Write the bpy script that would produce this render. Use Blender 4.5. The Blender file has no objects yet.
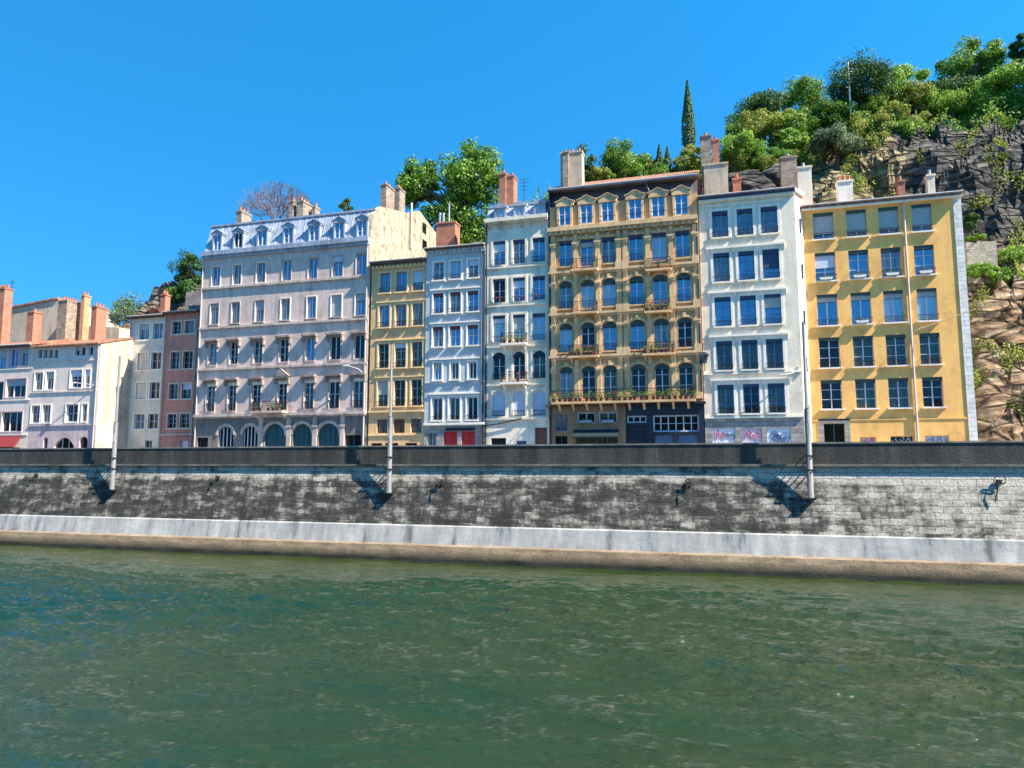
import bpy, math, random
from mathutils import Vector, Matrix, noise
random.seed(7)
R = math.radians
scene = bpy.context.scene
col = scene.collection

# ------------------------------------------------------------------ camera
F_PX, EYE, YAW = 720.0, 6.5, R(16.1)
PITCH = math.atan(80/720)
cam = bpy.data.cameras.new('camera'); cam.sensor_width = 36; cam.lens = 36*F_PX/1024
cam.clip_end = 6000; cam.clip_start = 0.1
co = bpy.data.objects.new('camera', cam); col.objects.link(co)
co.location = (0, 0, EYE); co.rotation_euler = (math.pi/2+PITCH, 0, YAW)
scene.camera = co
FW = Vector((-math.sin(YAW)*math.cos(PITCH), math.cos(YAW)*math.cos(PITCH), math.sin(PITCH)))
RT = Vector((math.cos(YAW), math.sin(YAW), 0)); UP = RT.cross(FW)
def P(x, y, D):
    "photo measurement -> (X, Z) on the vertical plane at distance D"
    d = RT*((x-512)/F_PX) + UP*((384-y)/F_PX) + FW
    k = D/d.y
    return d.x*k, EYE+d.z*k
STREET = 6.55

# ------------------------------------------------------------------ materials
def newmat(name):
    m = bpy.data.materials.new(name); m.use_nodes = True
    nt = m.node_tree; b = nt.nodes['Principled BSDF']
    return m, nt, b
def N(nt, t, **kw):
    n = nt.nodes.new(t)
    for k, v in kw.items():
        if k in n.inputs: n.inputs[k].default_value = v
        else: setattr(n, k, v)
    return n
def L(nt, a, ao, b, bi): nt.links.new(a.outputs[ao], b.inputs[bi])
def c4(c): return (c[0], c[1], c[2], 1)
def posmap(nt, scale=(1,1,1)):
    g = N(nt, 'ShaderNodeNewGeometry'); mp = N(nt, 'ShaderNodeMapping'); mp.inputs['Scale'].default_value = scale
    L(nt, g, 'Position', mp, 'Vector'); return mp
def ramp(nt, pts):
    r = N(nt, 'ShaderNodeValToRGB'); e = r.color_ramp.elements
    while len(e) < len(pts): e.new(0.5)
    for i, (p, c) in enumerate(pts):
        e[i].position = p; e[i].color = c4(c) if hasattr(c, '__len__') else (c, c, c, 1)
    return r
def mixc(nt, fac, a, b, blend='MIX'):
    m = N(nt, 'ShaderNodeMix', data_type='RGBA', blend_type=blend)
    for sock, v in ((0, fac), (6, a), (7, b)):
        if isinstance(v, tuple) and hasattr(v[0], 'outputs'): nt.links.new(v[0].outputs[v[1]], m.inputs[sock])
        elif sock == 0: m.inputs[0].default_value = v
        else: m.inputs[sock].default_value = c4(v)
    return m
def stucco(name, c, dirt=(0.18,0.15,0.12), amt=0.35, rough=0.9, bump=0.25, scale=1.0, lo=0.78, blot=0.45):
    m, nt, b = newmat(name)
    n1 = N(nt, 'ShaderNodeTexNoise', Scale=0.55*scale, Detail=8.0, Roughness=0.65); L(nt, posmap(nt), 0, n1, 'Vector')
    n2 = N(nt, 'ShaderNodeTexNoise', Scale=1.0, Detail=6.0, Roughness=0.6); L(nt, posmap(nt, (2.2,2.2,0.22)), 0, n2, 'Vector')
    n3 = N(nt, 'ShaderNodeTexNoise', Scale=9.0, Detail=5.0, Roughness=0.7); L(nt, posmap(nt), 0, n3, 'Vector')
    r1 = ramp(nt, [(0.36, tuple(v*lo*.96 for v in c)), (0.48, tuple(v for v in c)), (0.62, tuple(min(1, v*1.08) for v in c))]); L(nt, n1, 0, r1, 0)
    r2 = ramp(nt, [(0.44, 0.0), (0.68, 1.0)]); L(nt, n2, 0, r2, 0)
    mu = N(nt, 'ShaderNodeMath', operation='MULTIPLY'); L(nt, r2, 0, mu, 0); mu.inputs[1].default_value = amt
    mx = mixc(nt, (mu, 0), (r1, 0), dirt)
    r3 = ramp(nt, [(0.3, 0.86), (0.7, 1.08)]); L(nt, n3, 0, r3, 0)
    mm = mixc(nt, 1.0, (mx, 2), (r3, 0), 'MULTIPLY')
    L(nt, mm, 2, b, 'Base Color'); b.inputs['Roughness'].default_value = rough
    bp = N(nt, 'ShaderNodeBump', Strength=bump, Distance=0.03); L(nt, n3, 0, bp, 'Height'); L(nt, bp, 0, b, 'Normal')
    return m
def plain(name, c, rough=0.6, metal=0.0, var=0.12, scale=3.0):
    m, nt, b = newmat(name)
    n = N(nt, 'ShaderNodeTexNoise', Scale=scale, Detail=5.0); L(nt, posmap(nt), 0, n, 'Vector')
    r = ramp(nt, [(0.3, tuple(v*(1-var) for v in c)), (0.7, tuple(min(1, v*(1+var)) for v in c))]); L(nt, n, 0, r, 0)
    L(nt, r, 0, b, 'Base Color'); b.inputs['Roughness'].default_value = rough; b.inputs['Metallic'].default_value = metal
    return m
def glass(name, c, ior=2.1, rough=0.04, curtain=None):
    m, nt, b = newmat(name)
    b.inputs['Base Color'].default_value = c4(c); b.inputs['Roughness'].default_value = rough; b.inputs['IOR'].default_value = ior
    if curtain:
        n = N(nt, 'ShaderNodeTexNoise', Scale=1.0, Detail=3.0); L(nt, posmap(nt, (7,1,0.6)), 0, n, 'Vector')
        r = ramp(nt, [(0.35, c), (0.62, curtain)]); L(nt, n, 0, r, 0); L(nt, r, 0, b, 'Base Color')
    n2 = N(nt, 'ShaderNodeTexNoise', Scale=0.8, Detail=1.0); L(nt, posmap(nt), 0, n2, 'Vector')
    bp = N(nt, 'ShaderNodeBump', Strength=0.12, Distance=0.05); L(nt, n2, 0, bp, 'Height'); L(nt, bp, 0, b, 'Normal')
    return m
def blocks(name, c1, c2, mortar, w=0.6, h=0.25, rough=0.9, msize=0.012, bump=0.5, axis='X'):
    m, nt, b = newmat(name)
    g = N(nt, 'ShaderNodeNewGeometry'); s = N(nt, 'ShaderNodeSeparateXYZ'); L(nt, g, 'Position', s, 0)
    ad = N(nt, 'ShaderNodeMath', operation='ADD'); L(nt, s, 'X', ad, 0); L(nt, s, 'Y', ad, 1)
    cb = N(nt, 'ShaderNodeCombineXYZ'); L(nt, ad, 0, cb, 'X'); L(nt, s, 'Z', cb, 'Y')
    br = N(nt, 'ShaderNodeTexBrick'); L(nt, cb, 0, br, 'Vector')
    br.inputs['Color1'].default_value = c4(c1); br.inputs['Color2'].default_value = c4(c2); br.inputs['Mortar'].default_value = c4(mortar)
    br.inputs['Scale'].default_value = 1.0; br.inputs['Brick Width'].default_value = w; br.inputs['Row Height'].default_value = h; br.inputs['Mortar Size'].default_value = msize
    n = N(nt, 'ShaderNodeTexNoise', Scale=1.6, Detail=9.0, Roughness=0.7); L(nt, posmap(nt), 0, n, 'Vector')
    r = ramp(nt, [(0.3, 0.6), (0.7, 1.15)]); L(nt, n, 0, r, 0)
    mm = mixc(nt, 1.0, (br, 0), (r, 0), 'MULTIPLY'); L(nt, mm, 2, b, 'Base Color')
    b.inputs['Roughness'].default_value = rough
    ad2 = N(nt, 'ShaderNodeMath', operation='SUBTRACT'); L(nt, n, 0, ad2, 0); L(nt, br, 1, ad2, 1)
    bp = N(nt, 'ShaderNodeBump', Strength=bump, Distance=0.04); L(nt, ad2, 0, bp, 'Height'); L(nt, bp, 0, b, 'Normal')
    return m
def tiles(name):
    m, nt, b = newmat(name)
    w = N(nt, 'ShaderNodeTexWave', Scale=1.6, Distortion=0.5, bands_direction='X'); L(nt, posmap(nt), 0, w, 'Vector')
    n = N(nt, 'ShaderNodeTexNoise', Scale=3.0, Detail=6.0); L(nt, posmap(nt), 0, n, 'Vector')
    r = ramp(nt, [(0.3, (0.16,0.075,0.045)), (0.55, (0.36,0.16,0.09)), (0.75, (0.5,0.3,0.2))]); L(nt, n, 0, r, 0)
    L(nt, r, 0, b, 'Base Color'); b.inputs['Roughness'].default_value = 0.9
    bp = N(nt, 'ShaderNodeBump', Strength=0.8, Distance=0.08); L(nt, w, 1, bp, 'Height'); L(nt, bp, 0, b, 'Normal')
    return m
M = dict(
 yellow=stucco('yellow_render', (0.95,0.52,0.15), (0.66,0.30,0.09), 0.32, lo=0.84),
 white=stucco('off_white_render', (0.80,0.70,0.54), (0.36,0.28,0.19), 0.30, lo=0.86),
 trimwhite=stucco('white_trim', (0.90,0.82,0.68), (0.48,0.41,0.32), 0.25, lo=0.9),
 ochre=stucco('ochre_stone', (0.62,0.375,0.17), (0.22,0.13,0.06), 0.45, bump=0.4, lo=0.75),
 ochrelt=stucco('pale_ochre_trim', (0.72,0.48,0.245), (0.27,0.17,0.085), 0.4, bump=0.4, lo=0.75),
 cream=stucco('cream_stucco', (0.82,0.72,0.56), (0.42,0.34,0.24), 0.35),
 bluegrey=stucco('blue_grey_render', (0.52,0.54,0.54), (0.30,0.29,0.28), 0.25, lo=0.88),
 sand=stucco('sand_ochre_render', (0.72,0.45,0.215), (0.42,0.25,0.12), 0.3, lo=0.86),
 sandlt=stucco('pale_sand_trim', (0.82,0.60,0.30), (0.4,0.3,0.18), 0.25, lo=0.88),
 mauve=stucco('mauve_grey_render', (0.66,0.505,0.43), (0.28,0.21,0.17), 0.45, lo=0.8),
 mauvelt=stucco('pale_mauve_stone', (0.60,0.48,0.40), (0.20,0.16,0.13), 0.7, lo=0.78),
 greystone=stucco('weathered_grey_stone', (0.23,0.195,0.165), (0.10,0.09,0.08), 0.6, lo=0.6, bump=0.5),
 red=stucco('brick_red_render', (0.60,0.26,0.19), (0.3,0.12,0.09), 0.35, lo=0.8),
 beige=stucco('beige_render', (0.74,0.64,0.51), (0.4,0.32,0.24), 0.4, lo=0.82),
 pinkwhite=stucco('pinkish_white_render', (0.74,0.61,0.52), (0.40,0.31,0.25), 0.35, lo=0.86),
 pinkbase=stucco('pink_base_render', (0.56,0.42,0.41), (0.3,0.22,0.22), 0.5, lo=0.78),
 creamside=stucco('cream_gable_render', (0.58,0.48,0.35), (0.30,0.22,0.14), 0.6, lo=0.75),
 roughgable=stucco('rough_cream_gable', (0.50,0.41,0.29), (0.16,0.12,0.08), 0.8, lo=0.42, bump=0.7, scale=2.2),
 brown=stucco('brown_shopfront', (0.30,0.185,0.10), (0.12,0.08,0.05), 0.3),
 navy=plain('navy_paint', (0.009,0.013,0.025), 0.45),
 bluepaint=plain('blue_grey_paint', (0.07,0.13,0.22), 0.5),
 zinc=stucco('zinc_sheet', (0.27,0.31,0.38), (0.6,0.62,0.66), 0.5, rough=0.5, bump=0.1, lo=0.75),
 slate=blocks('slate', (0.075,0.085,0.12), (0.11,0.12,0.16), (0.03,0.035,0.05), 0.3, 0.18, rough=0.55, bump=0.3),
 brick=blocks('red_brick', (0.40,0.115,0.06), (0.52,0.19,0.10), (0.4,0.28,0.2), 0.24, 0.08),
 orange=blocks('orange_brick', (0.62,0.25,0.09), (0.66,0.35,0.16), (0.5,0.36,0.24), 0.24, 0.08),
 stonebrick=blocks('pale_old_brick', (0.40,0.32,0.24), (0.22,0.15,0.11), (0.42,0.36,0.28), 0.4, 0.16),
 terrace=blocks('pale_terrace_stone', (0.62,0.54,0.42), (0.46,0.38,0.28), (0.3,0.25,0.18), 0.5, 0.22, bump=0.9),
 roughstone=blocks('rough_grey_stone', (0.42,0.39,0.35), (0.28,0.26,0.24), (0.2,0.18,0.16), 0.7, 0.32, bump=0.9),
 quoin=blocks('white_quoin_stone', (0.86,0.82,0.74), (0.82,0.78,0.70), (0.5,0.47,0.42), 1.4, 0.36, msize=0.02, bump=0.4),
 tile=tiles('clay_roof_tile'),
 darkwood=plain('dark_eave_wood', (0.10,0.075,0.06), 0.8),
 woodpaint=plain('white_window_paint', (0.60,0.63,0.68), 0.5, var=0.05),
 hoodstone=stucco('dark_hood_stone', (0.34,0.28,0.24), (0.10,0.08,0.07), 0.7, lo=0.6),  # darker stone colour for the hoods and centre pediment
 greypaint=plain('grey_window_paint', (0.34,0.37,0.38), 0.5),
 bluewin=plain('blue_window_paint', (0.10,0.21,0.42), 0.5),
 darkgreen=plain('dark_green_header', (0.035,0.07,0.06), 0.6),
 darkblueh=plain('dark_blue_header', (0.03,0.055,0.12), 0.6),
 redh=plain('dark_red_header', (0.16,0.04,0.045), 0.6),
 blind=plain('pale_roller_blind', (0.42,0.42,0.40), 0.7, var=0.06),
 whiteblind=plain('white_blue_shutter', (0.52,0.58,0.68), 0.6, var=0.05),
 iron=plain('black_iron', (0.012,0.015,0.02), 0.5),
 rustiron=plain('rusty_iron', (0.035,0.025,0.02), 0.8),
 pipe=plain('zinc_downpipe', (0.40,0.37,0.35), 0.5),
 pipelt=plain('pale_downpipe', (0.60,0.48,0.40), 0.6),
 pole=plain('galvanised_pole_paint', (0.13,0.135,0.135), 0.6, metal=0.0),
 doorred=plain('red_door_paint', (0.55,0.02,0.02), 0.5),
 doorbrown=plain('brown_door_wood', (0.16,0.07,0.035), 0.5),
 teal=plain('teal_door_paint', (0.02,0.085,0.10), 0.5),
 awning=plain('dark_teal_awning', (0.008,0.022,0.028), 0.95),
 redawning=plain('red_awning', (0.20,0.02,0.02), 0.7),
 pot=plain('terracotta_pot', (0.42,0.16,0.08), 0.85),
 flower=plain('red_flower', (0.5,0.03,0.06), 0.7),
 grafpink=plain('pink_spray_paint', (0.50,0.13,0.19), 0.8),
 grafblue=plain('blue_spray_paint', (0.07,0.13,0.27), 0.6),
 grafgrey=plain('grey_blue_spray_paint', (0.16,0.20,0.30), 0.6),
 panelwhite=plain('white_mural_panel', (0.74,0.74,0.78), 0.7, var=0.06),
 panelblue=plain('pale_blue_mural_panel', (0.48,0.60,0.76), 0.7, var=0.08),
 panelpink=plain('pale_pink_mural_panel', (0.66,0.52,0.58), 0.7, var=0.1),
 g_blue=glass('window_glass_sky_tint', (0.018,0.10,0.30), 2.5),  # reflected sky is partly painted in as the blue base colour
 g_dark=glass('window_glass_dark', (0.006,0.008,0.010), 1.45),
 g_cur=glass('window_glass_curtain', (0.015,0.03,0.055), 1.9, curtain=(0.20,0.23,0.25)),
 g_light=glass('window_glass_pale', (0.17,0.30,0.42), 2.2, curtain=(0.26,0.42,0.55)),
 g_green=glass('window_glass_green', (0.01,0.025,0.02), 1.6, curtain=(0.05,0.07,0.04)),
)
def leafmat(name, c1, c2, c3):
    m, nt, b = newmat(name)
    g = N(nt, 'ShaderNodeNewGeometry')
    n = N(nt, 'ShaderNodeTexNoise', Scale=0.35, Detail=3.0); L(nt, posmap(nt), 0, n, 'Vector')
    a = N(nt, 'ShaderNodeMath', operation='MULTIPLY_ADD'); L(nt, g, 'Random Per Island', a, 0); a.inputs[1].default_value = 0.55; L(nt, n, 0, a, 2)
    s = N(nt, 'ShaderNodeMath', operation='SUBTRACT'); L(nt, a, 0, s, 0); s.inputs[1].default_value = 0.28
    r = ramp(nt, [(0.15, c1), (0.5, c2), (0.85, c3)]); L(nt, s, 0, r, 0)
    L(nt, r, 0, b, 'Base Color'); b.inputs['Roughness'].default_value = 0.55
    t = N(nt, 'ShaderNodeBsdfTranslucent'); L(nt, r, 0, t, 'Color')
    mx = N(nt, 'ShaderNodeMixShader'); mx.inputs[0].default_value = 0.38
    L(nt, b, 0, mx, 1); L(nt, t, 0, mx, 2); L(nt, mx, 0, nt.nodes['Material Output'], 0)
    return m
LEAF = dict(
 mid=leafmat('mid_green_leaves', (0.035,0.095,0.010), (0.12,0.27,0.020), (0.32,0.48,0.05)),
 dark=leafmat('dark_green_leaves', (0.014,0.045,0.010), (0.04,0.11,0.018), (0.11,0.22,0.03)),
 bright=leafmat('bright_green_leaves', (0.09,0.19,0.015), (0.22,0.40,0.035), (0.38,0.54,0.07)),
 olive=leafmat('yellowish_leaves', (0.12,0.16,0.02), (0.27,0.33,0.045), (0.48,0.45,0.09)),
 grey=leafmat('grey_green_leaves', (0.05,0.085,0.035), (0.12,0.19,0.08), (0.22,0.30,0.14)),
)
bark = plain('bark', (0.10,0.075,0.055), 0.95, scale=6)
palebark = plain('pale_bark', (0.17,0.14,0.14), 0.95, scale=6)

# ------------------------------------------------------------------ mesh helpers
class MB:
    def __init__(s): s.v = []; s.f = []
    def quad(s, a, b, c, d):
        n = len(s.v); s.v += [tuple(a), tuple(b), tuple(c), tuple(d)]; s.f.append((n, n+1, n+2, n+3)); return s
    def poly(s, pts):
        n = len(s.v); s.v += [tuple(p) for p in pts]; s.f.append(tuple(range(n, n+len(pts)))); return s
    def hexa(s, p):            # p: 8 points, bottom ring 0-3, top ring 4-7
        n = len(s.v); s.v += [tuple(q) for q in p]
        for f in ((3,2,1,0),(4,5,6,7),(0,1,5,4),(1,2,6,5),(2,3,7,6),(3,0,4,7)): s.f.append(tuple(n+i for i in f))
        return s
    def box(s, x0, x1, y0, y1, z0, z1):
        if x0 > x1: x0, x1 = x1, x0
        return s.hexa([(x0,y0,z0),(x1,y0,z0),(x1,y1,z0),(x0,y1,z0),(x0,y0,z1),(x1,y0,z1),(x1,y1,z1),(x0,y1,z1)])
    def prism(s, pts, y0, y1): # pts: (x,z) outline counter-clockwise seen from -Y
        n = len(pts); b = len(s.v)
        s.v += [(x, y0, z) for x, z in pts] + [(x, y1, z) for x, z in pts]
        s.f.append(tuple(b+i for i in range(n))); s.f.append(tuple(b+n+i for i in reversed(range(n))))
        for i in range(n):
            j = (i+1) % n; s.f.append((b+j, b+i, b+n+i, b+n+j))
        return s
    def prismx(s, pts, x0, x1): # pts (y,z)
        n = len(pts); b = len(s.v)
        s.v += [(x0, y, z) for y, z in pts] + [(x1, y, z) for y, z in pts]
        s.f.append(tuple(b+i for i in reversed(range(n)))); s.f.append(tuple(b+n+i for i in range(n)))
        for i in range(n):
            j = (i+1) % n; s.f.append((b+i, b+j, b+n+j, b+n+i))
        return s
    def tube(s, pts, rad, seg=8, cap=True):
        pts = [Vector(p) for p in pts]; rs = rad if hasattr(rad, '__len__') else [rad]*len(pts)
        b = len(s.v); prev = None
        for i, p in enumerate(pts):
            t = (pts[min(i+1, len(pts)-1)]-pts[max(i-1, 0)]).normalized()
            ref = Vector((0,0,1)) if abs(t.z) < 0.9 else Vector((1,0,0))
            a = t.cross(ref).normalized(); c = t.cross(a).normalized()
            for k in range(seg):
                an = 2*math.pi*k/seg; s.v.append(tuple(p+(a*math.cos(an)+c*math.sin(an))*rs[i]))
        for i in range(len(pts)-1):
            for k in range(seg):
                k2 = (k+1) % seg; s.f.append((b+i*seg+k, b+i*seg+k2, b+(i+1)*seg+k2, b+(i+1)*seg+k))
        if cap:
            s.f.append(tuple(b+k for k in range(seg))); e = b+(len(pts)-1)*seg
            s.f.append(tuple(e+k for k in reversed(range(seg))))
        return s
    def build(s, name, mat, parent=None, off=(0,0,0), smooth=False):
        me = bpy.data.meshes.new(name)
        me.from_pydata([(x-off[0], y-off[1], z-off[2]) for x, y, z in s.v], [], s.f)
        me.materials.append(mat if not isinstance(mat, str) else M[mat])
        if smooth: me.polygons.foreach_set('use_smooth', [True]*len(me.polygons))
        me.update()
        o = bpy.data.objects.new(name, me); col.objects.link(o)
        if parent is not None: o.parent = parent
        return o
def tag(o, label=None, cat=None, group=None, kind=None):
    if label: o['label'] = label
    if cat: o['category'] = cat
    if group: o['group'] = group
    if kind: o['kind'] = kind
    return o
def empty(name, loc, label, cat, group=None):
    o = bpy.data.objects.new(name, None); col.objects.link(o); o.location = loc; o.empty_display_size = 0.5
    return tag(o, label, cat, group)
GH = 'houses in the row along the quay'

# ------------------------------------------------------------------ building kit
class House:
    def __init__(s, name, label, D, xl, xr, yref, cat='building', Zt=None):
        s.D = D; s.X0 = P(xl, yref, D)[0]; s.X1 = P(xr, yref, D)[0]
        s.loc = ((s.X0+s.X1)/2, D, STREET); s.ops = []
        s.root = empty(name, s.loc, label, cat, GH); s.dep = 0.30; s.r = random.Random(int(xl*7))
    def p(s, mb, name, mat, parent=None, **k): return mb.build(name, mat, parent or s.root, s.loc, **k)
    def z(s, x, y, dy=0): return P(x, y, s.D+dy)[1]
    def x(s, x, y): return P(x, y, s.D)[0]
    def cols(s, L_, y): return [(P(a, y, s.D)[0], P(b, y, s.D)[0]) for a, b in L_]
    def wall(s, Z0, Z1, depth, mat, X0=None, X1=None, name='wall'):
        X0 = s.X0 if X0 is None else X0; X1 = s.X1 if X1 is None else X1
        D, dp = s.D, s.dep; mb = MB()
        ops = [o for o in s.ops if o[2] >= Z0-1e-4 and o[3] <= Z1+1e-4 and o[0] > X0 and o[1] < X1]
        xs = sorted({X0, X1, *[o[0] for o in ops], *[o[1] for o in ops]})
        zs = sorted({Z0, Z1, *[o[2] for o in ops], *[o[3] for o in ops]})
        for i in range(len(xs)-1):
            if xs[i+1]-xs[i] < 1e-5: continue
            cx = (xs[i]+xs[i+1])/2
            for j in range(len(zs)-1):
                cz = (zs[j]+zs[j+1])/2
                if any(o[0] < cx < o[1] and o[2] < cz < o[3] for o in ops): continue
                mb.quad((xs[i],D,zs[j]),(xs[i+1],D,zs[j]),(xs[i+1],D,zs[j+1]),(xs[i],D,zs[j+1]))
        for x0, x1, z0, z1, rise in ops:
            E = D+dp
            zt = z1-rise
            mb.quad((x0,D,z0),(x0,E,z0),(x0,E,zt),(x0,D,zt)); mb.quad((x1,E,z0),(x1,D,z0),(x1,D,zt),(x1,E,zt))
            mb.quad((x0,D,z0),(x1,D,z0),(x1,E,z0),(x0,E,z0))
            if rise <= 0: mb.quad((x0,E,z1),(x1,E,z1),(x1,D,z1),(x0,D,z1))
            else:
                w = (x1-x0)/2; cx = (x0+x1)/2; n = 10
                pts = []
                for k in range(n+1):
                    a = math.pi*(1-k/n) if rise > w*0.8 else None
                    if a is not None: pts.append((cx+w*math.cos(a), zt+rise*math.sin(a)))
                    else:
                        u = -1+2*k/n; pts.append((cx+w*u, zt+rise*(1-u*u)))
                for k in range(n):
                    (a0,b0),(a1,b1) = pts[k], pts[k+1]
                    mb.quad((a0,D,b0),(a1,D,b1),(a1,D,z1),(a0,D,z1))
                    mb.quad((a0,E,b0),(a1,E,b1),(a1,D,b1),(a0,D,b0))
        Y2 = D+depth
        mb.quad((X0,Y2,Z0),(X0,D,Z0),(X0,D,Z1),(X0,Y2,Z1)); mb.quad((X1,D,Z0),(X1,Y2,Z0),(X1,Y2,Z1),(X1,D,Z1))
        mb.quad((X1,Y2,Z0),(X0,Y2,Z0),(X0,Y2,Z1),(X1,Y2,Z1)); mb.quad((X0,D,Z1),(X1,D,Z1),(X1,Y2,Z1),(X0,Y2,Z1))
        return s.p(mb, name, mat)
    def win(s, x0, x1, z0, z1, pane='g_blue', frame='woodpaint', rise=0, bars=2, mull=1, sill=None, rail=None,
            header=None, blind=0, blindmat='blind', surround=None, sw=0.16, planter=False, lintel=None, name='window', fr=0.05, door=False):
        s.ops.append((x0, x1, z0, z1, rise)); D, E = s.D, s.D+s.dep
        if name == 'window' and not blind:
            u = s.r.random()
            if pane == 'g_blue' and u < .22: pane = 'g_cur'
            elif pane == 'g_dark' and u < .3: pane = 'g_green'
            elif pane == 'g_green' and u < .4: pane = 'g_dark'
            if u > .84 and not rise: blind = .18+.4*s.r.random(); blindmat = s.r.choice(['blind', 'whiteblind', 'greypaint'])
        mb = MB(); y0, y1 = E-0.10, E-0.035
        mb.box(x0, x0+fr, y0, y1, z0, z1); mb.box(x1-fr, x1, y0, y1, z0, z1)
        mb.box(x0+fr, x1-fr, y0, y1, z0, z0+fr); mb.box(x0+fr, x1-fr, y0, y1, z1-fr, z1)
        for k in range(mull):
            cx = x0+(x1-x0)*(k+1)/(mull+1); mb.box(cx-0.042, cx+0.042, y0-0.01, y1, z0+fr, z1-fr)
        for k in range(bars):
            cz = z0+(z1-z0)*(k+1)/(bars+1)
            mb.box(x0+fr, x1-fr, y0+0.015, y1-0.01, cz-0.02, cz+0.02)
        w = s.p(mb, name, frame)
        s.p(MB().box(x0+0.003, x1-0.003, E-0.03, E-0.004, z0+0.003, z1-0.003), 'pane', pane, w)
        if header: s.p(MB().box(x0+0.004, x1-0.004, D+0.05, D+0.11, z1-(0.28 if not rise else rise+0.2), z1-0.004), 'blind_box', header, w)
        if blind:
            zb = z1-(z1-z0)*blind
            b_ = MB(); zz = z1-0.01; n = max(3, int((zz-zb)/0.12))
            for k in range(n):
                a = zb+(zz-zb)*k/n; b_.box(x0+0.02, x1-0.02, D+0.13, D+0.145+0.01*(k % 2), a, zb+(zz-zb)*(k+1)/n-0.006)
            s.p(b_, 'roller_blind', blindmat, w)
        if sill: s.p(MB().box(x0-0.14, x1+0.14, D-0.21, D+0.10, z0-0.12, z0-0.004), 'sill', sill, w)
        if rail:
            h = 0.62 if rail == 1 else rail; r = MB(); ya, yb = D-0.17, D-0.14
            r.box(x0-0.02, x1+0.02, ya-0.01, yb+0.01, z0+h-0.04, z0+h); r.box(x0-0.02, x1+0.02, ya, yb, z0+0.05, z0+0.09)
            n = max(4, int((x1-x0)/0.13))
            for k in range(n+1):
                cx = x0+(x1-x0)*k/n; r.box(cx-0.012, cx+0.012, ya+0.005, yb-0.005, z0+0.09, z0+h-0.04)
            for cx in (x0-0.02, x1+0.02): r.box(cx-0.012, cx+0.012, yb+0.01, D+0.02, z0+h-0.035, z0+h-0.01)
            s.p(r, 'railing', 'iron', w)
        if surround:
            g = MB(); a = sw; t = D-0.05
            g.box(x0-a, x0, t, D+0.01, z0, z1+a); g.box(x1, x1+a, t, D+0.01, z0, z1+a); 
            g.box(x0, x1, t, D+0.01, z1, z1+a)
            if not sill: g.box(x0-a, x1+a, t-0.02, D+0.01, z0-0.12, z0)
            s.p(g, 'surround', surround, w)
        if lintel:
            mat, pr, hh, gap = lintel
            g = MB(); g.box(x0-0.3, x1+0.3, D-pr, D+0.01, z1+gap, z1+gap+hh); g.box(x0-0.24, x1+0.24, D-pr*0.6, D+0.01, z1+gap-0.14, z1+gap)
            for cx in (x0-0.2, x1+0.2): g.box(cx-0.09, cx+0.09, D-pr*0.55, D+0.01, z1+gap-0.6, z1+gap-0.14)
            s.p(g, 'hood', mat, w)
        if planter:
            pl = MB(); cx = (x0+x1)/2; ww = (x1-x0)*0.34
            pl.hexa([(cx-ww*.8,D-0.36,z0+.05),(cx+ww*.8,D-0.36,z0+.05),(cx+ww*.8,D-0.1,z0+.05),(cx-ww*.8,D-0.1,z0+.05),
                     (cx-ww,D-0.3,z0+.26),(cx+ww,D-0.3,z0+.26),(cx+ww,D-0.1,z0+.26),(cx-ww,D-0.1,z0+.26)])
            pb = s.p(pl, 'planter', 'greypaint', w)
            s.p(foliage_blob(cx, D-0.2, z0+0.33, ww, 0.14, 0.12, 70, 0.09), 'plant', LEAF['grey'], w)
        return w
    def band(s, zc, h, pr, mat, X0=None, X1=None, name='string_course', under=0.0, dentil=0, dmat=None):
        X0 = s.X0 if X0 is None else X0; X1 = s.X1 if X1 is None else X1; D = s.D
        mb = MB().box(X0, X1, D-pr, D+0.02, zc-h/2, zc+h/2)
        if under: mb.box(X0+0.02, X1-0.02, D-pr*0.55, D+0.02, zc-h/2-under, zc-h/2)
        o = s.p(mb, name, mat)
        if dentil:
            d = MB(); n = int((X1-X0)/dentil)
            for k in range(n):
                cx = X0+(X1-X0)*(k+0.5)/n; d.box(cx-dentil*.22, cx+dentil*.22, D-pr*0.85, D+0.02, zc-h/2-0.3, zc-h/2-0.003)
            d.box(X0+0.03, X1-0.03, D-pr*.3, D+0.019, zc-h/2-0.3, zc-h/2-0.004)
            s.p(d, 'dentils', dmat or mat, o)
        return o
    def pipe(s, X, Z0, Z1, mat='pipe', r=0.07):
        mb = MB().tube([(X, s.D-0.12, Z0), (X, s.D-0.12, Z1-0.5), (X+0.05, s.D-0.2, Z1)], r)
        return s.p(mb, 'downpipe', mat)
    def eave_roof(s, Z, over=0.45, depth=9, rise=2.4, mat='tile', eave='darkwood', xo=0.1, th=0.16):
        D = s.D; a = rise/depth
        mb = MB().prismx([(D-over, Z), (D+depth, Z+rise+over*a), (D+depth*2, Z-0.2), (D+depth*2, Z-0.3), (D+depth, Z+rise-0.2), (D-over, Z-th+0.04)], s.X0-xo, s.X1+xo)
        r = s.p(mb, 'roof', mat)
        s.p(MB().box(s.X0-xo+.01, s.X1+xo-.01, D-over+0.02, D+0.02, Z-th-0.08, Z-th+0.03), 'soffit', eave, r)
        s.p(MB().tube([(s.X0-xo, D-over-0.06, Z-0.06), (s.X1+xo, D-over-0.06, Z-0.06)], 0.075), 'gutter', 'pipe', r)
        return r
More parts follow.
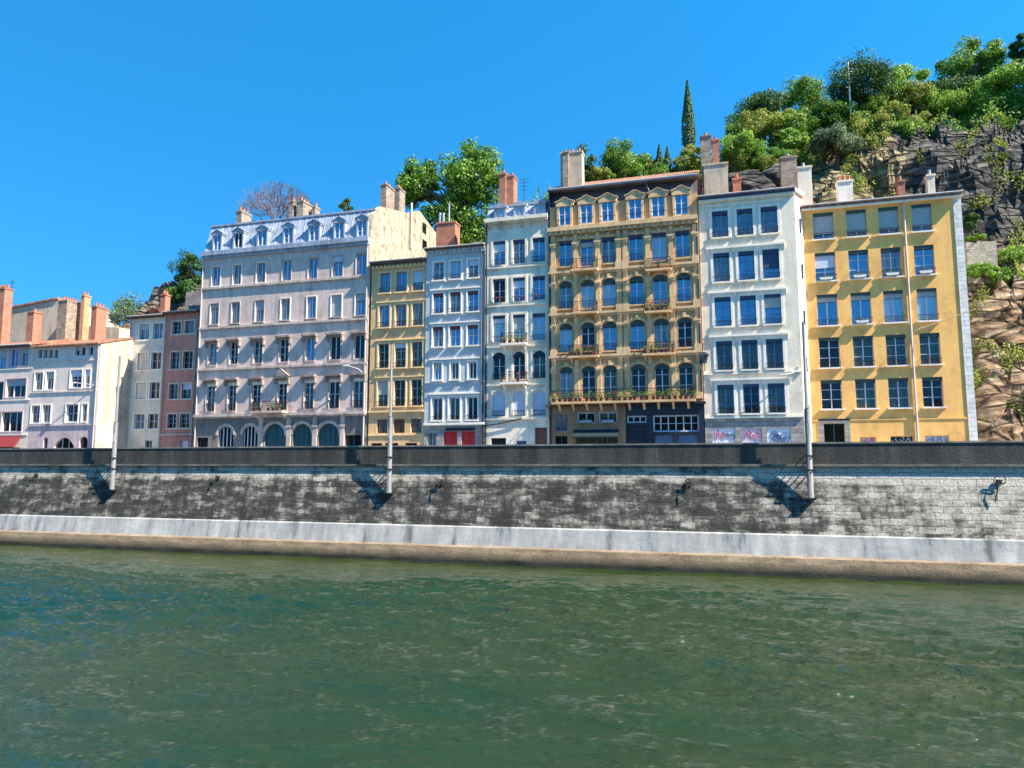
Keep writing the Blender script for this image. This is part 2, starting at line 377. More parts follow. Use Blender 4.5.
    def chimney(s, xl, xr, yt, yb, dy, depth, mat, pots=2, capmat='pot'):
        Dc = s.D+dy; ym = (yt+yb)/2
        X0, X1 = P(xl, ym, Dc)[0], P(xr, ym, Dc)[0]; Z1 = P((xl+xr)/2, yt, Dc)[1]; Z0 = P((xl+xr)/2, yb, Dc)[1]-2.5
        mb = MB().box(X0, X1, Dc, Dc+depth, Z0, Z1-0.16)
        mb.box(X0-0.07, X1+0.07, Dc-0.07, Dc+depth+0.07, Z1-0.16, Z1)
        c = s.p(mb, 'chimney', mat)
        for k in range(pots):
            cy = Dc+depth*(k+0.5)/pots if depth > X1-X0 else Dc+depth/2; cx = (X0+X1)/2 if depth > X1-X0 else X0+(X1-X0)*(k+.5)/pots
            s.p(MB().tube([(cx,cy,Z1),(cx,cy,Z1+0.45),(cx,cy,Z1+0.5)], [0.13,0.11,0.14]), 'chimney_pot', capmat, c)
        return c
    def balcony(s, X0, X1, Z, pr=0.8, h=0.95, slab='ochrelt', brackets=2, plants=0, step=0.12):
        D = s.D
        mb = MB().box(X0, X1, D-pr, D+0.02, Z-0.18, Z)
        for k in range(brackets):
            cx = X0+(X1-X0)*(k+0.5)/brackets if brackets > 2 else (X0+0.25 if k == 0 else X1-0.25)
            mb.prismx([(D-pr*.8, Z-0.18), (D+0.01, Z-0.18), (D+0.01, Z-0.75), (D-pr*.25, Z-0.5)], cx-0.1, cx+0.1)
        b = s.p(mb, 'balcony', slab); r = MB(); y = D-pr+0.06
        r.box(X0+.03, X1-.03, y-0.02, y+0.02, Z+h-0.05, Z+h); r.box(X0+.03, X1-.03, y-0.015, y+0.015, Z+0.08, Z+0.12)
        r.box(X0+.03, X1-.03, y-0.012, y+0.012, Z+h*.72, Z+h*.72+.03)
        n = int((X1-X0)/step)
        for k in range(n+1):
            cx = X0+.04+(X1-X0-.08)*k/n; r.box(cx-0.012, cx+0.012, y-0.01, y+0.01, Z, Z+h-0.05)
            if k < n:   # scroll work between the bars
                a = (X1-X0-.08)/n; r.tube([(cx+.01,y,Z+.2),(cx+a*.7,y,Z+.33),(cx+a*.3,y,Z+.46),(cx+a*.9,y,Z+.6)], 0.012, 4, False)
        for cx in (X0+.04, X1-.04):
            r.box(cx-0.015, cx+0.015, y+0.02, D-0.01, Z+h-0.05, Z+h); 
            m_ = 5
            for k in range(1, m_): yy = y+(D-y)*k/m_; r.box(cx-0.01, cx+0.01, yy-0.01, yy+0.01, Z, Z+h-0.05)
        s.p(r, 'railing', 'iron', b)
        for k in range(plants):
            cx = X0+(X1-X0)*(k+0.3+random.random()*.4)/plants
            pt = s.p(MB().tube([(cx,y+0.22,Z+.02),(cx,y+0.22,Z+0.3)], [0.10,0.15]), 'plant_pot', 'pot', b)
            s.p(foliage_blob(cx, y+0.2, Z+0.5, .28+.2*random.random(), .2, .25+.25*random.random(), 90, .10), 'plant', LEAF[random.choice(['grey','mid','bright'])], pt)
            if random.random() < .2: s.p(foliage_blob(cx+.1, y-0.02, Z+0.75, .22, .08, .12, 40, .07), 'blossom', 'flower', pt)
        return b
    def mansard(s, Z0, Z1, back=1.6, mat='zinc', ribs=0.6, xin=0.15):
        D = s.D+0.05
        mb = MB().prismx([(D, Z0), (D+back, Z1), (D+11, Z1+.3), (D+12, Z0)], s.X0+0.02, s.X1-0.02)
        if ribs:
            n = int((s.X1-s.X0)/ribs)
            for k in range(1, n):
                cx = s.X0+(s.X1-s.X0)*k/n; q = 0.05
                mb.hexa([(cx-.03,D-q,Z0+.02),(cx+.03,D-q,Z0+.02),(cx+.03,D+.02,Z0),(cx-.03,D+.02,Z0),(cx-.03,D+back-q,Z1),(cx+.03,D+back-q,Z1),(cx+.03,D+back+.02,Z1-.02),(cx-.03,D+back+.02,Z1-.02)])
        mb.box(s.X0-.02, s.X1+.02, D+back-0.16, D+back+0.1, Z1-.08, Z1+.1)
        return s.p(mb, 'mansard_roof', mat)
    def dormer(s, x0, x1, z0, z1, yf=0.1, deep=1.6, mat='zinc', pane='g_blue', kind='gable', frame='woodpaint', w=0.2, bars=2, roofh=0.55):
        Y = s.D+yf; mb = MB()
        mb.box(x0-w, x0, Y, Y+deep, z0-0.15, z1); mb.box(x1, x1+w, Y, Y+deep, z0-0.15, z1); mb.box(x0, x1, Y, Y+deep, z0-0.15, z0)
        cx = (x0+x1)/2; hw = (x1-x0)/2+w+0.08
        if kind == 'hat':
            mb.prism([(cx-hw, z1-.25), (cx+hw, z1-.25), (cx+hw, z1+.12), (cx+hw*.62, z1+.22), (cx+hw*.35, z1+roofh*.82), (cx, z1+roofh), (cx-hw*.35, z1+roofh*.82), (cx-hw*.62, z1+.22), (cx-hw, z1+.12)], Y-0.04, Y+deep)
            mb.prism([(cx-hw-.1, z1+.12), (cx-hw*.62, z1+.24), (cx-hw*.35, z1+roofh*.84), (cx, z1+roofh+.02), (cx+hw*.35, z1+roofh*.84), (cx+hw*.62, z1+.24), (cx+hw+.1, z1+.12), (cx+hw+.1, z1+.19), (cx+hw*.64, z1+.31), (cx+hw*.36, z1+roofh*.93), (cx, z1+roofh+.09), (cx-hw*.36, z1+roofh*.93), (cx-hw*.64, z1+.31), (cx-hw-.1, z1+.19)], Y-0.12, Y+deep)
        elif kind == 'gable':
            mb.prism([(cx-hw, z1), (cx+hw, z1), (cx+hw, z1+0.14), (cx, z1+roofh), (cx-hw, z1+0.14)], Y-0.08, Y+deep)
            mb.prism([(cx-hw-.06, z1+.16), (cx, z1+roofh+.02), (cx+hw+.06, z1+.16), (cx+hw+.06, z1+.22), (cx, z1+roofh+.1), (cx-hw-.06, z1+.22)], Y-0.16, Y+deep)
        else:
            n = 10; pts = [(cx+hw*math.cos(math.pi*k/n), z1+0.1+roofh*math.sin(math.pi*k/n)) for k in range(n+1)]
            mb.prism([(cx-hw, z1), (cx+hw, z1)]+pts, Y-0.08, Y+deep)
        d = s.p(mb, 'dormer', mat)
        f = MB(); fr = .05
        f.box(x0, x0+fr, Y+.06, Y+.12, z0, z1); f.box(x1-fr, x1, Y+.06, Y+.12, z0, z1); f.box(cx-.04, cx+.04, Y+.05, Y+.12, z0, z1)
        f.box(x0+fr, x1-fr, Y+.06, Y+.12, z0, z0+fr); f.box(x0+fr, x1-fr, Y+.06, Y+.12, z1-fr, z1)
        for k in range(bars): zc = z0+(z1-z0)*(k+1)/(bars+1); f.box(x0+fr, x1-fr, Y+.075, Y+.115, zc-.018, zc+.018)
        f = s.p(f, 'window', frame, d); s.p(MB().box(x0+.002, x1-.002, Y+.13, Y+.15, z0+.002, z1-.002), 'pane', pane, f)
        return d

def foliage_blob(cx, cy, cz, rx, ry, rz, n, size):
    mb = MB()
    for _ in range(n):
        d = Vector((random.gauss(0,1), random.gauss(0,1), random.gauss(0,1))).normalized()*(random.random()**.4)
        add_leaf(mb, Vector((cx+d.x*rx, cy+d.y*ry, cz+d.z*rz)), size*(0.6+random.random()*.8), d)
    return mb
def add_leaf(mb, p, s, out=None):
    n = Vector((random.gauss(0,1), random.gauss(0,1), random.gauss(0,1)))
    if out is not None: n = n.normalized()+out*1.3
    n.normalize(); a = n.orthogonal().normalized(); b = n.cross(a)
    an = random.random()*6.28; u = a*math.cos(an)+b*math.sin(an); v = n.cross(u)
    mb.quad(p-u*s*.5, p+v*s*.32-n*s*.08, p+u*s*.5, p-v*s*.32-n*s*.08)

# ================================================================== TERRAIN
def lerp_tab(tab, x):
    if x <= tab[0][0]: return tab[0][1]
    for (a, va), (b, vb) in zip(tab, tab[1:]):
        if x <= b:
            t = (x-a)/(b-a); t = t*t*(3-2*t); return va+(vb-va)*t
    return tab[-1][1]
TOP = [(-200,9),(-98,10),(-84,20),(-72,31),(-35,31),(-18,36),(-4,38),(30,39.5),(35,43),(45,64),(60,72),(120,78)]  # steep rise at the right end: unseen hump added to shade the cliff
START = [(14.5,71.5),(17.5,66.5),(22,65.5),(40,67)]
PROF_B = [(-2,0),(0,0.05),(3.5,0.70),(6,0.84),(9,0.97),(12,1.0),(400,1.0)]
PROF_R = [(-2,0),(0,0.03),(2.5,0.22),(5.5,0.45),(8,0.50),(9.5,0.62),(11.5,0.88),(14,0.98),(16,1.0),(400,1.0)]
def hill_z(X, Y, rough=True):
    ys = lerp_tab(START, X); t = Y-ys
    X0_ = X
    if X > 12: X = max(12, X-max(0, Y-78)*0.42)
    if t < -1.5: return STREET-0.1
    T = lerp_tab(TOP, X); f = 0; 
    fb = fr_ = 0
    for (a, va), (b, vb) in zip(PROF_B, PROF_B[1:]):
        if a <= t <= b: fb = va+(vb-va)*(t-a)/(b-a); break
    for (a, va), (b, vb) in zip(PROF_R, PROF_R[1:]):
        if a <= t <= b: fr_ = va+(vb-va)*(t-a)/(b-a); break
    u = min(1, max(0, (X-14.5)/3.5)); f = fb+(fr_-fb)*u
    if Y > 80: f += min(0.25, (Y-80)*0.009)
    z = STREET-0.1+(T-STREET)*f
    if rough:
        p = Vector((X*.16, Y*.16, z*.1)); amp = 1.0 if t < 22 else 0.6; ed = min(1, max(0, (t+1.5)/3))
        n = noise.ridged_multi_fractal(p, 1.0, 2.1, 5, 1.0, 2.0, noise_basis='PERLIN_ORIGINAL')-1.0
        # tilted strata ledges
        s = (z*0.9-X*0.55+noise.noise(p*1.5)*2.5); st = (s/1.7-math.floor(s/1.7)); st = (st**2.6)*1.9
        z += ed*amp*(n*2.1+st*0.85+0.55*noise.noise(p*7)+0.35*noise.noise(p*15))
    return z
def rockmat():
    m, nt, b = newmat('hillside_rock')
    mp = N(nt, 'ShaderNodeMapping'); g = N(nt, 'ShaderNodeNewGeometry'); mp.inputs['Rotation'].default_value = (0, R(32), 0); mp.inputs['Scale'].default_value = (0.5,0.5,1.6)
    L(nt, g, 'Position', mp, 'Vector')
    n1 = N(nt, 'ShaderNodeTexNoise', Scale=0.7, Detail=10.0, Roughness=0.7, Distortion=0.6); L(nt, mp, 0, n1, 'Vector')
    n2 = N(nt, 'ShaderNodeTexVoronoi', Scale=0.55, feature='DISTANCE_TO_EDGE'); L(nt, mp, 0, n2, 'Vector')
    n3 = N(nt, 'ShaderNodeTexNoise', Scale=0.16, Detail=5.0); L(nt, posmap(nt), 0, n3, 'Vector')
    r1 = ramp(nt, [(0.32, (0.05,0.033,0.02)), (0.43, (0.26,0.15,0.075)), (0.55, (0.50,0.34,0.20)), (0.70, (0.72,0.60,0.44))]); L(nt, n1, 0, r1, 0)
    r1b = ramp(nt, [(0.36, (0.02,0.02,0.022)), (0.48, (0.085,0.078,0.07)), (0.58, (0.20,0.18,0.15)), (0.72, (0.42,0.38,0.31))]); L(nt, n1, 0, r1b, 0)  # dark grey high rock; also holds the shade of the right cliff
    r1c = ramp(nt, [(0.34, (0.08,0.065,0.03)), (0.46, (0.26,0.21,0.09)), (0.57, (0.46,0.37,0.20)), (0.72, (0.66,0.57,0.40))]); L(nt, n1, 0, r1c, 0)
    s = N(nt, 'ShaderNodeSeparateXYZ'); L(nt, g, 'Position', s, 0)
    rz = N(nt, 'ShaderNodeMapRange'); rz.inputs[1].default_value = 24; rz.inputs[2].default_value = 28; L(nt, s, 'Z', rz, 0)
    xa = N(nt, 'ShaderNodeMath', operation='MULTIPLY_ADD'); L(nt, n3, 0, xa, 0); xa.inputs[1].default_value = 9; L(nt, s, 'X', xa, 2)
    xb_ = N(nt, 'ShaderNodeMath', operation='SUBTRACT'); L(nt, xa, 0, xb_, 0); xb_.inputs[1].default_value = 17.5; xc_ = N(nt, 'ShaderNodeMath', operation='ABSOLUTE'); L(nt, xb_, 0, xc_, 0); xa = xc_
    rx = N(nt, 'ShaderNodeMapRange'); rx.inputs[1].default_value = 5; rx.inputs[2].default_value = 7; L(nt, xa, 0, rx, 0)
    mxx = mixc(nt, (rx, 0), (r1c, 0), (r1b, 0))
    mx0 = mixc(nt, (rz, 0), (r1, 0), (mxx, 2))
    # vegetation where the ground is flatter
    sn = N(nt, 'ShaderNodeSeparateXYZ'); L(nt, g, 'True Normal', sn, 0)
    ad = N(nt, 'ShaderNodeMath', operation='ADD'); L(nt, sn, 'Z', ad, 0); L(nt, n3, 0, ad, 1)
    rg = ramp(nt, [(0.0, 0.0), (1.0, 1.0)]); mr = N(nt, 'ShaderNodeMapRange'); mr.inputs[1].default_value = 1.12; mr.inputs[2].default_value = 1.32; L(nt, ad, 0, mr, 0)
    wv = N(nt, 'ShaderNodeTexWave', Scale=0.28, Distortion=7.0, Detail=7.0, bands_direction='Z'); wv.inputs['Detail Roughness'].default_value = 0.7; L(nt, mp, 0, wv, 'Vector')
    wr = ramp(nt, [(0.12, 0.3), (0.32, 0.85), (0.7, 1.0), (0.95, 1.35)]); L(nt, wv, 1, wr, 0)
    vr = ramp(nt, [(0.0, 0.12), (0.045, 0.6), (0.10, 1.0)]); L(nt, n2, 0, vr, 0)
    mk1 = mixc(nt, 0.5, (mx0, 2), (wr, 0), 'MULTIPLY'); mx0 = mixc(nt, 0.75, (mk1, 2), (vr, 0), 'MULTIPLY')
    gr = ramp(nt, [(0.35, (0.05,0.09,0.018)), (0.6, (0.14,0.17,0.045))]); L(nt, n1, 0, gr, 0)
    mx = mixc(nt, (mr, 0), (mx0, 2), (gr, 0)); L(nt, mx, 2, b, 'Base Color'); b.inputs['Roughness'].default_value = 0.95
    sb0 = N(nt, 'ShaderNodeMath', operation='ADD'); L(nt, n1, 0, sb0, 0); L(nt, vr, 0, sb0, 1); sb = N(nt, 'ShaderNodeMath', operation='MULTIPLY_ADD'); L(nt, wv, 1, sb, 0); sb.inputs[1].default_value = 0.5; L(nt, sb0, 0, sb, 2)
    bp = N(nt, 'ShaderNodeBump', Strength=1.0, Distance=0.9); L(nt, sb, 0, bp, 'Height'); L(nt, bp, 0, b, 'Normal')
    return m
ROCK = rockmat()
def axis(segs):
    out = []
    for a, b, st in segs:
        n = int(round((b-a)/st)); out += [a+(b-a)*k/n for k in range(n)]
    return out+[segs[-1][1]]
xs = axis([(-220,-100,4),(-100,-4,1.2),(-4,8,.5),(8,34,0.24),(34,70,1.0),(70,260,6)])
ys = axis([(62,64,1),(64,84,0.2),(84,92,0.5),(92,130,1.5),(130,500,12)])
mb = MB()
for Y in ys:
    for X in xs: 
        v = Vector((X, Y, hill_z(X, Y)))
        if 64.5 < Y < 110:
            q = Vector((X*.35, Y*.35, v.z*.35)); k = 0.0 if v.z < STREET+.4 else 0.8
            v.x += k*noise.noise(q); v.y += k*noise.noise(q+Vector((9,3,1)))
        mb.v.append(tuple(v))
nx = len(xs)
for j in range(len(ys)-1):
    for i in range(nx-1): mb.f.append((j*nx+i, j*nx+i+1, (j+1)*nx+i+1, (j+1)*nx+i))
tag(mb.build('hillside', ROCK), kind='structure')

# boulders and outcrops at the foot of the cliff
def boulder(cx, cy, cz, r, sq, seed):
    mb = MB(); n, m_ = 14, 20
    for i in range(n+1):
        th = math.pi*i/n
        for j in range(m_):
            ph = 2*math.pi*j/m_; d = Vector((math.sin(th)*math.cos(ph), math.sin(th)*math.sin(ph), math.cos(th)))
            k = 1+0.35*noise.noise(d*1.3+Vector((seed,0,0)))+0.15*noise.noise(d*4+Vector((0,seed,0)))
            v = Vector((d.x*sq[0], d.y*sq[1], d.z*sq[2]))*r*k; v = Matrix.Rotation(R(35), 3, 'Y') @ v
            mb.v.append((cx+v.x, cy+v.y, cz+v.z))
    for i in range(n):
        for j in range(m_): j2 = (j+1) % m_; mb.f.append((i*m_+j, (i+1)*m_+j, (i+1)*m_+j2, i*m_+j2))
    return mb

# ================================================================== GROUND, QUAY, RIVER
def sheet(name, x0, x1, y0, y1, z, mat, kind='structure'):
    o = MB().quad((x0,y0,z),(x1,y0,z),(x1,y1,z),(x0,y1,z)).build(name, mat); return tag(o, kind=kind)
asphalt = stucco('asphalt', (0.055,0.055,0.058), (0.03,0.03,0.03), 0.3, bump=0.3)
pave = blocks('pavement_slabs', (0.34,0.32,0.30), (0.28,0.27,0.25), (0.16,0.15,0.14), 0.6, 0.6)
grass = plain('grass_ground', (0.06,0.09,0.03), 0.95, var=0.4)
sheet('ground', -2500, 2500, 46.1, 3000, STREET-0.16, grass)
sheet('road', -400, 300, 49.0, 58.6, STREET-0.10, asphalt)
tag(MB().box(-400, 300, 58.6, 67, STREET-0.3, STREET).build('pavement', pave), kind='structure')
tag(MB().box(-400, 300, 45.4, 49.0, STREET-0.3, STREET+0.01).build('pavement', pave), kind='structure')
mk = MB()
for k in range(-60, 45): mk.box(k*5.0, k*5.0+3, 53.7, 53.83, STREET-0.1, STREET-0.092)
tag(mk.build('road_marking', plain('road_paint', (0.75,0.75,0.72), 0.7)), kind='structure')

# river
def watermat():
    m, nt, b = newmat('river_water')
    mp = posmap(nt, (0.55,1.0,1)); 
    n0 = N(nt, 'ShaderNodeTexNoise', Scale=0.06, Detail=3.0); L(nt, mp, 0, n0, 'Vector')
    n1 = N(nt, 'ShaderNodeTexNoise', Scale=0.75, Detail=5.0, Roughness=0.55, Distortion=0.35); L(nt, mp, 0, n1, 'Vector')
    n2 = N(nt, 'ShaderNodeTexNoise', Scale=2.6, Detail=5.0, Roughness=0.55, Distortion=0.5); L(nt, posmap(nt, (0.38,1.25,1)), 0, n2, 'Vector')
    r = ramp(nt, [(0.38, (0.007,0.027,0.005)), (0.62, (0.029,0.042,0.009))]); L(nt, n0, 0, r, 0)
    L(nt, r, 0, b, 'Base Color'); b.inputs['Roughness'].default_value = 0.015; b.inputs['IOR'].default_value = 1.6
    # calmer and rougher patches of the river surface
    rr = ramp(nt, [(0.40, 0.5), (0.60, 1.0)]); L(nt, n0, 0, rr, 0)
    n3 = N(nt, 'ShaderNodeTexNoise', Scale=8.5, Detail=4.0, Roughness=0.6, Distortion=0.3); L(nt, posmap(nt, (0.5,1.2,1)), 0, n3, 'Vector')
    b2 = N(nt, 'ShaderNodeBump', Distance=0.24); L(nt, n2, 0, b2, 'Height'); 
    gy = N(nt, 'ShaderNodeNewGeometry'); sy = N(nt, 'ShaderNodeSeparateXYZ'); L(nt, gy, 'Position', sy, 0)
    my = N(nt, 'ShaderNodeMapRange'); my.inputs[1].default_value = 30; my.inputs[2].default_value = 42; my.inputs[3].default_value = 1.0; my.inputs[4].default_value = 0.3; L(nt, sy, 'Y', my, 0)
    ml = N(nt, 'ShaderNodeMath', operation='MULTIPLY'); L(nt, rr, 0, ml, 0); L(nt, my, 0, ml, 1); L(nt, ml, 0, b2, 'Strength')
    b3 = N(nt, 'ShaderNodeBump', Distance=0.10); L(nt, n3, 0, b3, 'Height'); L(nt, ml, 0, b3, 'Strength'); L(nt, b2, 0, b3, 'Normal'); L(nt, b3, 0, b, 'Normal')
    return m
WATER = watermat()
mb = MB(); wx = axis([(-1500,-90,94),(-90,-48,0.35),(-48,34,0.13),(34,60,0.5),(60,1500,96)]); wy = axis([(-600,0,60),(0,12,0.4),(12,43.8,0.13)])
for Y in wy:
    for X in wx:
        z = 0.0
        if -100 < X < 60 and 0 < Y < 44:
            k = .25+.95*max(0, min(1, .5+1.3*noise.noise(Vector((X*.05, Y*.09, 7)))))
            z = 0.10*noise.noise(Vector((X*.20+Y*.05, Y*.42, 3.3)))+0.12*(1-2*abs(noise.noise(Vector((X*.28-Y*.1, Y*.75, 8.3)))))
            z += k*(0.13*(1-2*abs(noise.noise(Vector((X*.5+Y*.2, Y*1.4, 1.3)))))+0.055*(1-2*abs(noise.noise(Vector((X*1.2-Y*.4, Y*3.0, 5.1)))))+0.020*noise.noise(Vector((X*3.4, Y*4.6, 2.1))))
            z *= min(1, Y/6)*1.15*(1-.6*max(0, min(1, (Y-33)/8)))
        mb.v.append((X, Y, z+0.25))
nx = len(wx)
for j in range(len(wy)-1):
    for i in range(nx-1): mb.f.append((j*nx+i, j*nx+i+1, (j+1)*nx+i+1, (j+1)*nx+i))
tag(mb.build('river_water', WATER, smooth=True), kind='structure')
# the far bank behind the camera (what the windows mirror)
mb = MB(); N_ = 60
for j, (Y, hz) in enumerate([(-62,-1),(-63,7),(-74,8),(-80,20),(-100,23),(-400,26)]):
    for i in range(N_+1):
        X = -300+i*10; mb.v.append((X, Y, hz+(3.5*noise.noise(Vector((X*.07, Y*.03, 1))) if hz > 10 else 0)))
for j in range(5):
    for i in range(N_): mb.f.append((j*(N_+1)+i+1, j*(N_+1)+i, (j+1)*(N_+1)+i, (j+1)*(N_+1)+i+1))
tag(mb.build('hills', plain('wooded_bank', (0.04,0.07,0.025), 0.9, var=0.5, scale=0.5)), kind='structure')

# quay wall
def wallmat(kind):
    m, nt, b = newmat('quay_'+kind)
    g = N(nt, 'ShaderNodeNewGeometry'); s = N(nt, 'ShaderNodeSeparateXYZ'); L(nt, g, 'Position', s, 0)
    cb0 = N(nt, 'ShaderNodeCombineXYZ'); L(nt, s, 'X', cb0, 'X'); L(nt, s, 'Z', cb0, 'Y')
    wn = N(nt, 'ShaderNodeTexNoise', Scale=0.9, Detail=4.0); L(nt, g, 'Position', wn, 'Vector')
    wv_ = N(nt, 'ShaderNodeVectorMath', operation='MULTIPLY_ADD'); L(nt, wn, 1, wv_, 0); wv_.inputs[1].default_value = (0.5,0.22,0); nt.links.new(cb0.outputs[0], wv_.inputs[2]); cb = wv_
    st = N(nt, 'ShaderNodeTexNoise', Scale=1.0, Detail=7.0, Roughness=0.65); L(nt, posmap(nt, (1.3,1.3,0.16)), 0, st, 'Vector')   # run-off streaks
    bl = N(nt, 'ShaderNodeTexNoise', Scale=0.9, Detail=10.0, Roughness=0.8, Distortion=0.3); L(nt, posmap(nt, (0.6,1,2.0)), 0, bl, 'Vector')
    fine = N(nt, 'ShaderNodeTexNoise', Scale=7.0, Detail=6.0, Roughness=0.75); L(nt, posmap(nt), 0, fine, 'Vector')
    if kind == 'masonry':
        br = N(nt, 'ShaderNodeTexBrick'); L(nt, cb, 0, br, 'Vector'); br.inputs['Scale'].default_value = 1; br.inputs['Brick Width'].default_value = 0.9
        br.inputs['Row Height'].default_value = 0.36; br.inputs['Mortar Size'].default_value = 0.02; br.inputs['Mortar Smooth'].default_value = 0.6
        br.inputs['Color1'].default_value = (0.0,0,0,1); br.inputs['Color2'].default_value = (1,1,1,1); br.inputs['Mortar'].default_value = (0.8,0.8,0.8,1)
        # weathering mask: dirty dark crust on the left, cleaned pale blocks on the right and near the ledge
        mx_ = N(nt, 'ShaderNodeMapRange'); mx_.inputs[1].default_value = 0; mx_.inputs[2].default_value = 13; mx_.inputs[3].default_value = -0.215; mx_.inputs[4].default_value = 0.01; L(nt, s, 'X', mx_, 0)
        mz = N(nt, 'ShaderNodeMapRange'); mz.inputs[1].default_value = 5.2; mz.inputs[2].default_value = 5.65; mz.inputs[3].default_value = 0.0; mz.inputs[4].default_value = 0.22; L(nt, s, 'Z', mz, 0)
        a = N(nt, 'ShaderNodeMath', operation='MULTIPLY_ADD'); L(nt, br, 0, a, 0); a.inputs[1].default_value = 0.16; L(nt, bl, 0, a, 2)
        a2 = N(nt, 'ShaderNodeMath', operation='ADD'); L(nt, a, 0, a2, 0); L(nt, mx_, 0, a2, 1)
        a3 = N(nt, 'ShaderNodeMath', operation='ADD'); L(nt, a2, 0, a3, 0); L(nt, mz, 0, a3, 1)
        a4_ = N(nt, 'ShaderNodeMath', operation='MULTIPLY_ADD'); L(nt, st, 0, a4_, 0); a4_.inputs[1].default_value = 0.62; L(nt, a3, 0, a4_, 2)
        sp = N(nt, 'ShaderNodeTexNoise', Scale=3.2, Detail=9.0, Roughness=0.75); L(nt, posmap(nt, (0.8,1,1.4)), 0, sp, 'Vector')
        sp2 = N(nt, 'ShaderNodeMath', operation='SUBTRACT'); L(nt, sp, 0, sp2, 0); sp2.inputs[1].default_value = 0.5
        a4 = N(nt, 'ShaderNodeMath', operation='MULTIPLY_ADD'); L(nt, sp2, 0, a4, 0); a4.inputs[1].default_value = 0.45; L(nt, a4_, 0, a4, 2)
        r = ramp(nt, [(0.58, (0.030,0.028,0.024)), (0.70, (0.075,0.070,0.060)), (0.775, (0.19,0.175,0.145)), (0.83, (0.31,0.28,0.23)), (0.96, (0.50,0.46,0.39))]); L(nt, a4, 0, r, 0)
        rf = ramp(nt, [(0.3, 0.55), (0.7, 1.25)]); L(nt, fine, 0, rf, 0)
        mm = mixc(nt, 1.0, (r, 0), (rf, 0), 'MULTIPLY')
        rm = ramp(nt, [(0.5, 1.0), (1.0, 0.55)]); L(nt, br, 1, rm, 0)
        m2 = mixc(nt, 1.0, (mm, 2), (rm, 0), 'MULTIPLY'); outc = (m2, 2)
        hh = N(nt, 'ShaderNodeMath', operation='SUBTRACT'); L(nt, fine, 0, hh, 0); L(nt, br, 1, hh, 1); hd = 0.07
    elif kind == 'parapet':
        r = ramp(nt, [(0.25, (0.022,0.020,0.018)), (0.5, (0.055,0.05,0.043)), (0.8, (0.12,0.11,0.09))]); L(nt, st, 0, r, 0)
        rf = ramp(nt, [(0.3, 0.5), (0.7, 1.4)]); L(nt, fine, 0, rf, 0); mm = mixc(nt, 1.0, (r, 0), (rf, 0), 'MULTIPLY'); outc = (mm, 2); hh = fine; hd = 0.03
    elif kind == 'concrete':
        r = ramp(nt, [(0.33, (0.14,0.14,0.13)), (0.42, (0.32,0.32,0.31)), (0.51, (0.39,0.375,0.345)), (0.66, (0.52,0.50,0.46))]); L(nt, st, 0, r, 0)
        rf = ramp(nt, [(0.25, 0.7), (0.65, 1.1)]); L(nt, bl, 0, rf, 0); mm = mixc(nt, 1.0, (r, 0), (rf, 0), 'MULTIPLY'); outc = (mm, 2); hh = fine; hd = 0.02
    else:   # footing, algae at the waterline
        ad = N(nt, 'ShaderNodeMath', operation='MULTIPLY_ADD'); L(nt, bl, 0, ad, 0); ad.inputs[1].default_value = -0.55; L(nt, s, 'Z', ad, 2)
        mr = N(nt, 'ShaderNodeMapRange'); mr.inputs[1].default_value = 0.22; mr.inputs[2].default_value = 0.72; L(nt, ad, 0, mr, 0)
        r = ramp(nt, [(0.3, (0.14,0.095,0.055)), (0.5, (0.28,0.20,0.12)), (0.7, (0.40,0.30,0.19))]); L(nt, bl, 0, r, 0)
        rf = ramp(nt, [(0.3, 0.75), (0.7, 1.15)]); L(nt, fine, 0, rf, 0); mm = mixc(nt, 1.0, (r, 0), (rf, 0), 'MULTIPLY')
        m3 = mixc(nt, (mr, 0), (0.018,0.020,0.012), (mm, 2)); outc = (m3, 2); hh = fine; hd = 0.05
    nt.links.new(outc[0].outputs[outc[1]], b.inputs['Base Color']); b.inputs['Roughness'].default_value = 0.92
    bp = N(nt, 'ShaderNodeBump', Strength=0.9, Distance=hd); L(nt, hh, 0, bp, 'Height'); L(nt, bp, 0, b, 'Normal')
    return m
QX0, QX1 = -400, 300
q = empty('quay_wall', (0,45,0), 'long weathered stone quay wall with dark parapet, pale concrete band and tan footing above the river', 'wall')
ZP = P(512, 446, 45.0)[1]
def qp(name, mb, mat): return mb.build(name, mat, q, (0,45,0))
qp('parapet', MB().box(QX0, QX1, 45.0, 45.42, STREET-.05, ZP-0.0), wallmat('parapet'))
cop = MB(); k = QX0
while k < QX1: cop.box(k+.008, k+1.992, 44.96, 45.46, ZP, ZP+0.09+0.006*random.random()); k += 2.0
qp('coping', cop, plain('coping_stone', (0.20,0.185,0.16), 0.9, var=0.4, scale=1.5))
qp('ledge', MB().box(QX0, QX1, 44.70, 45.44, STREET-.19, STREET-.051), plain('ledge_stone', (0.15,0.135,0.11), 0.9, var=0.45, scale=1.2))
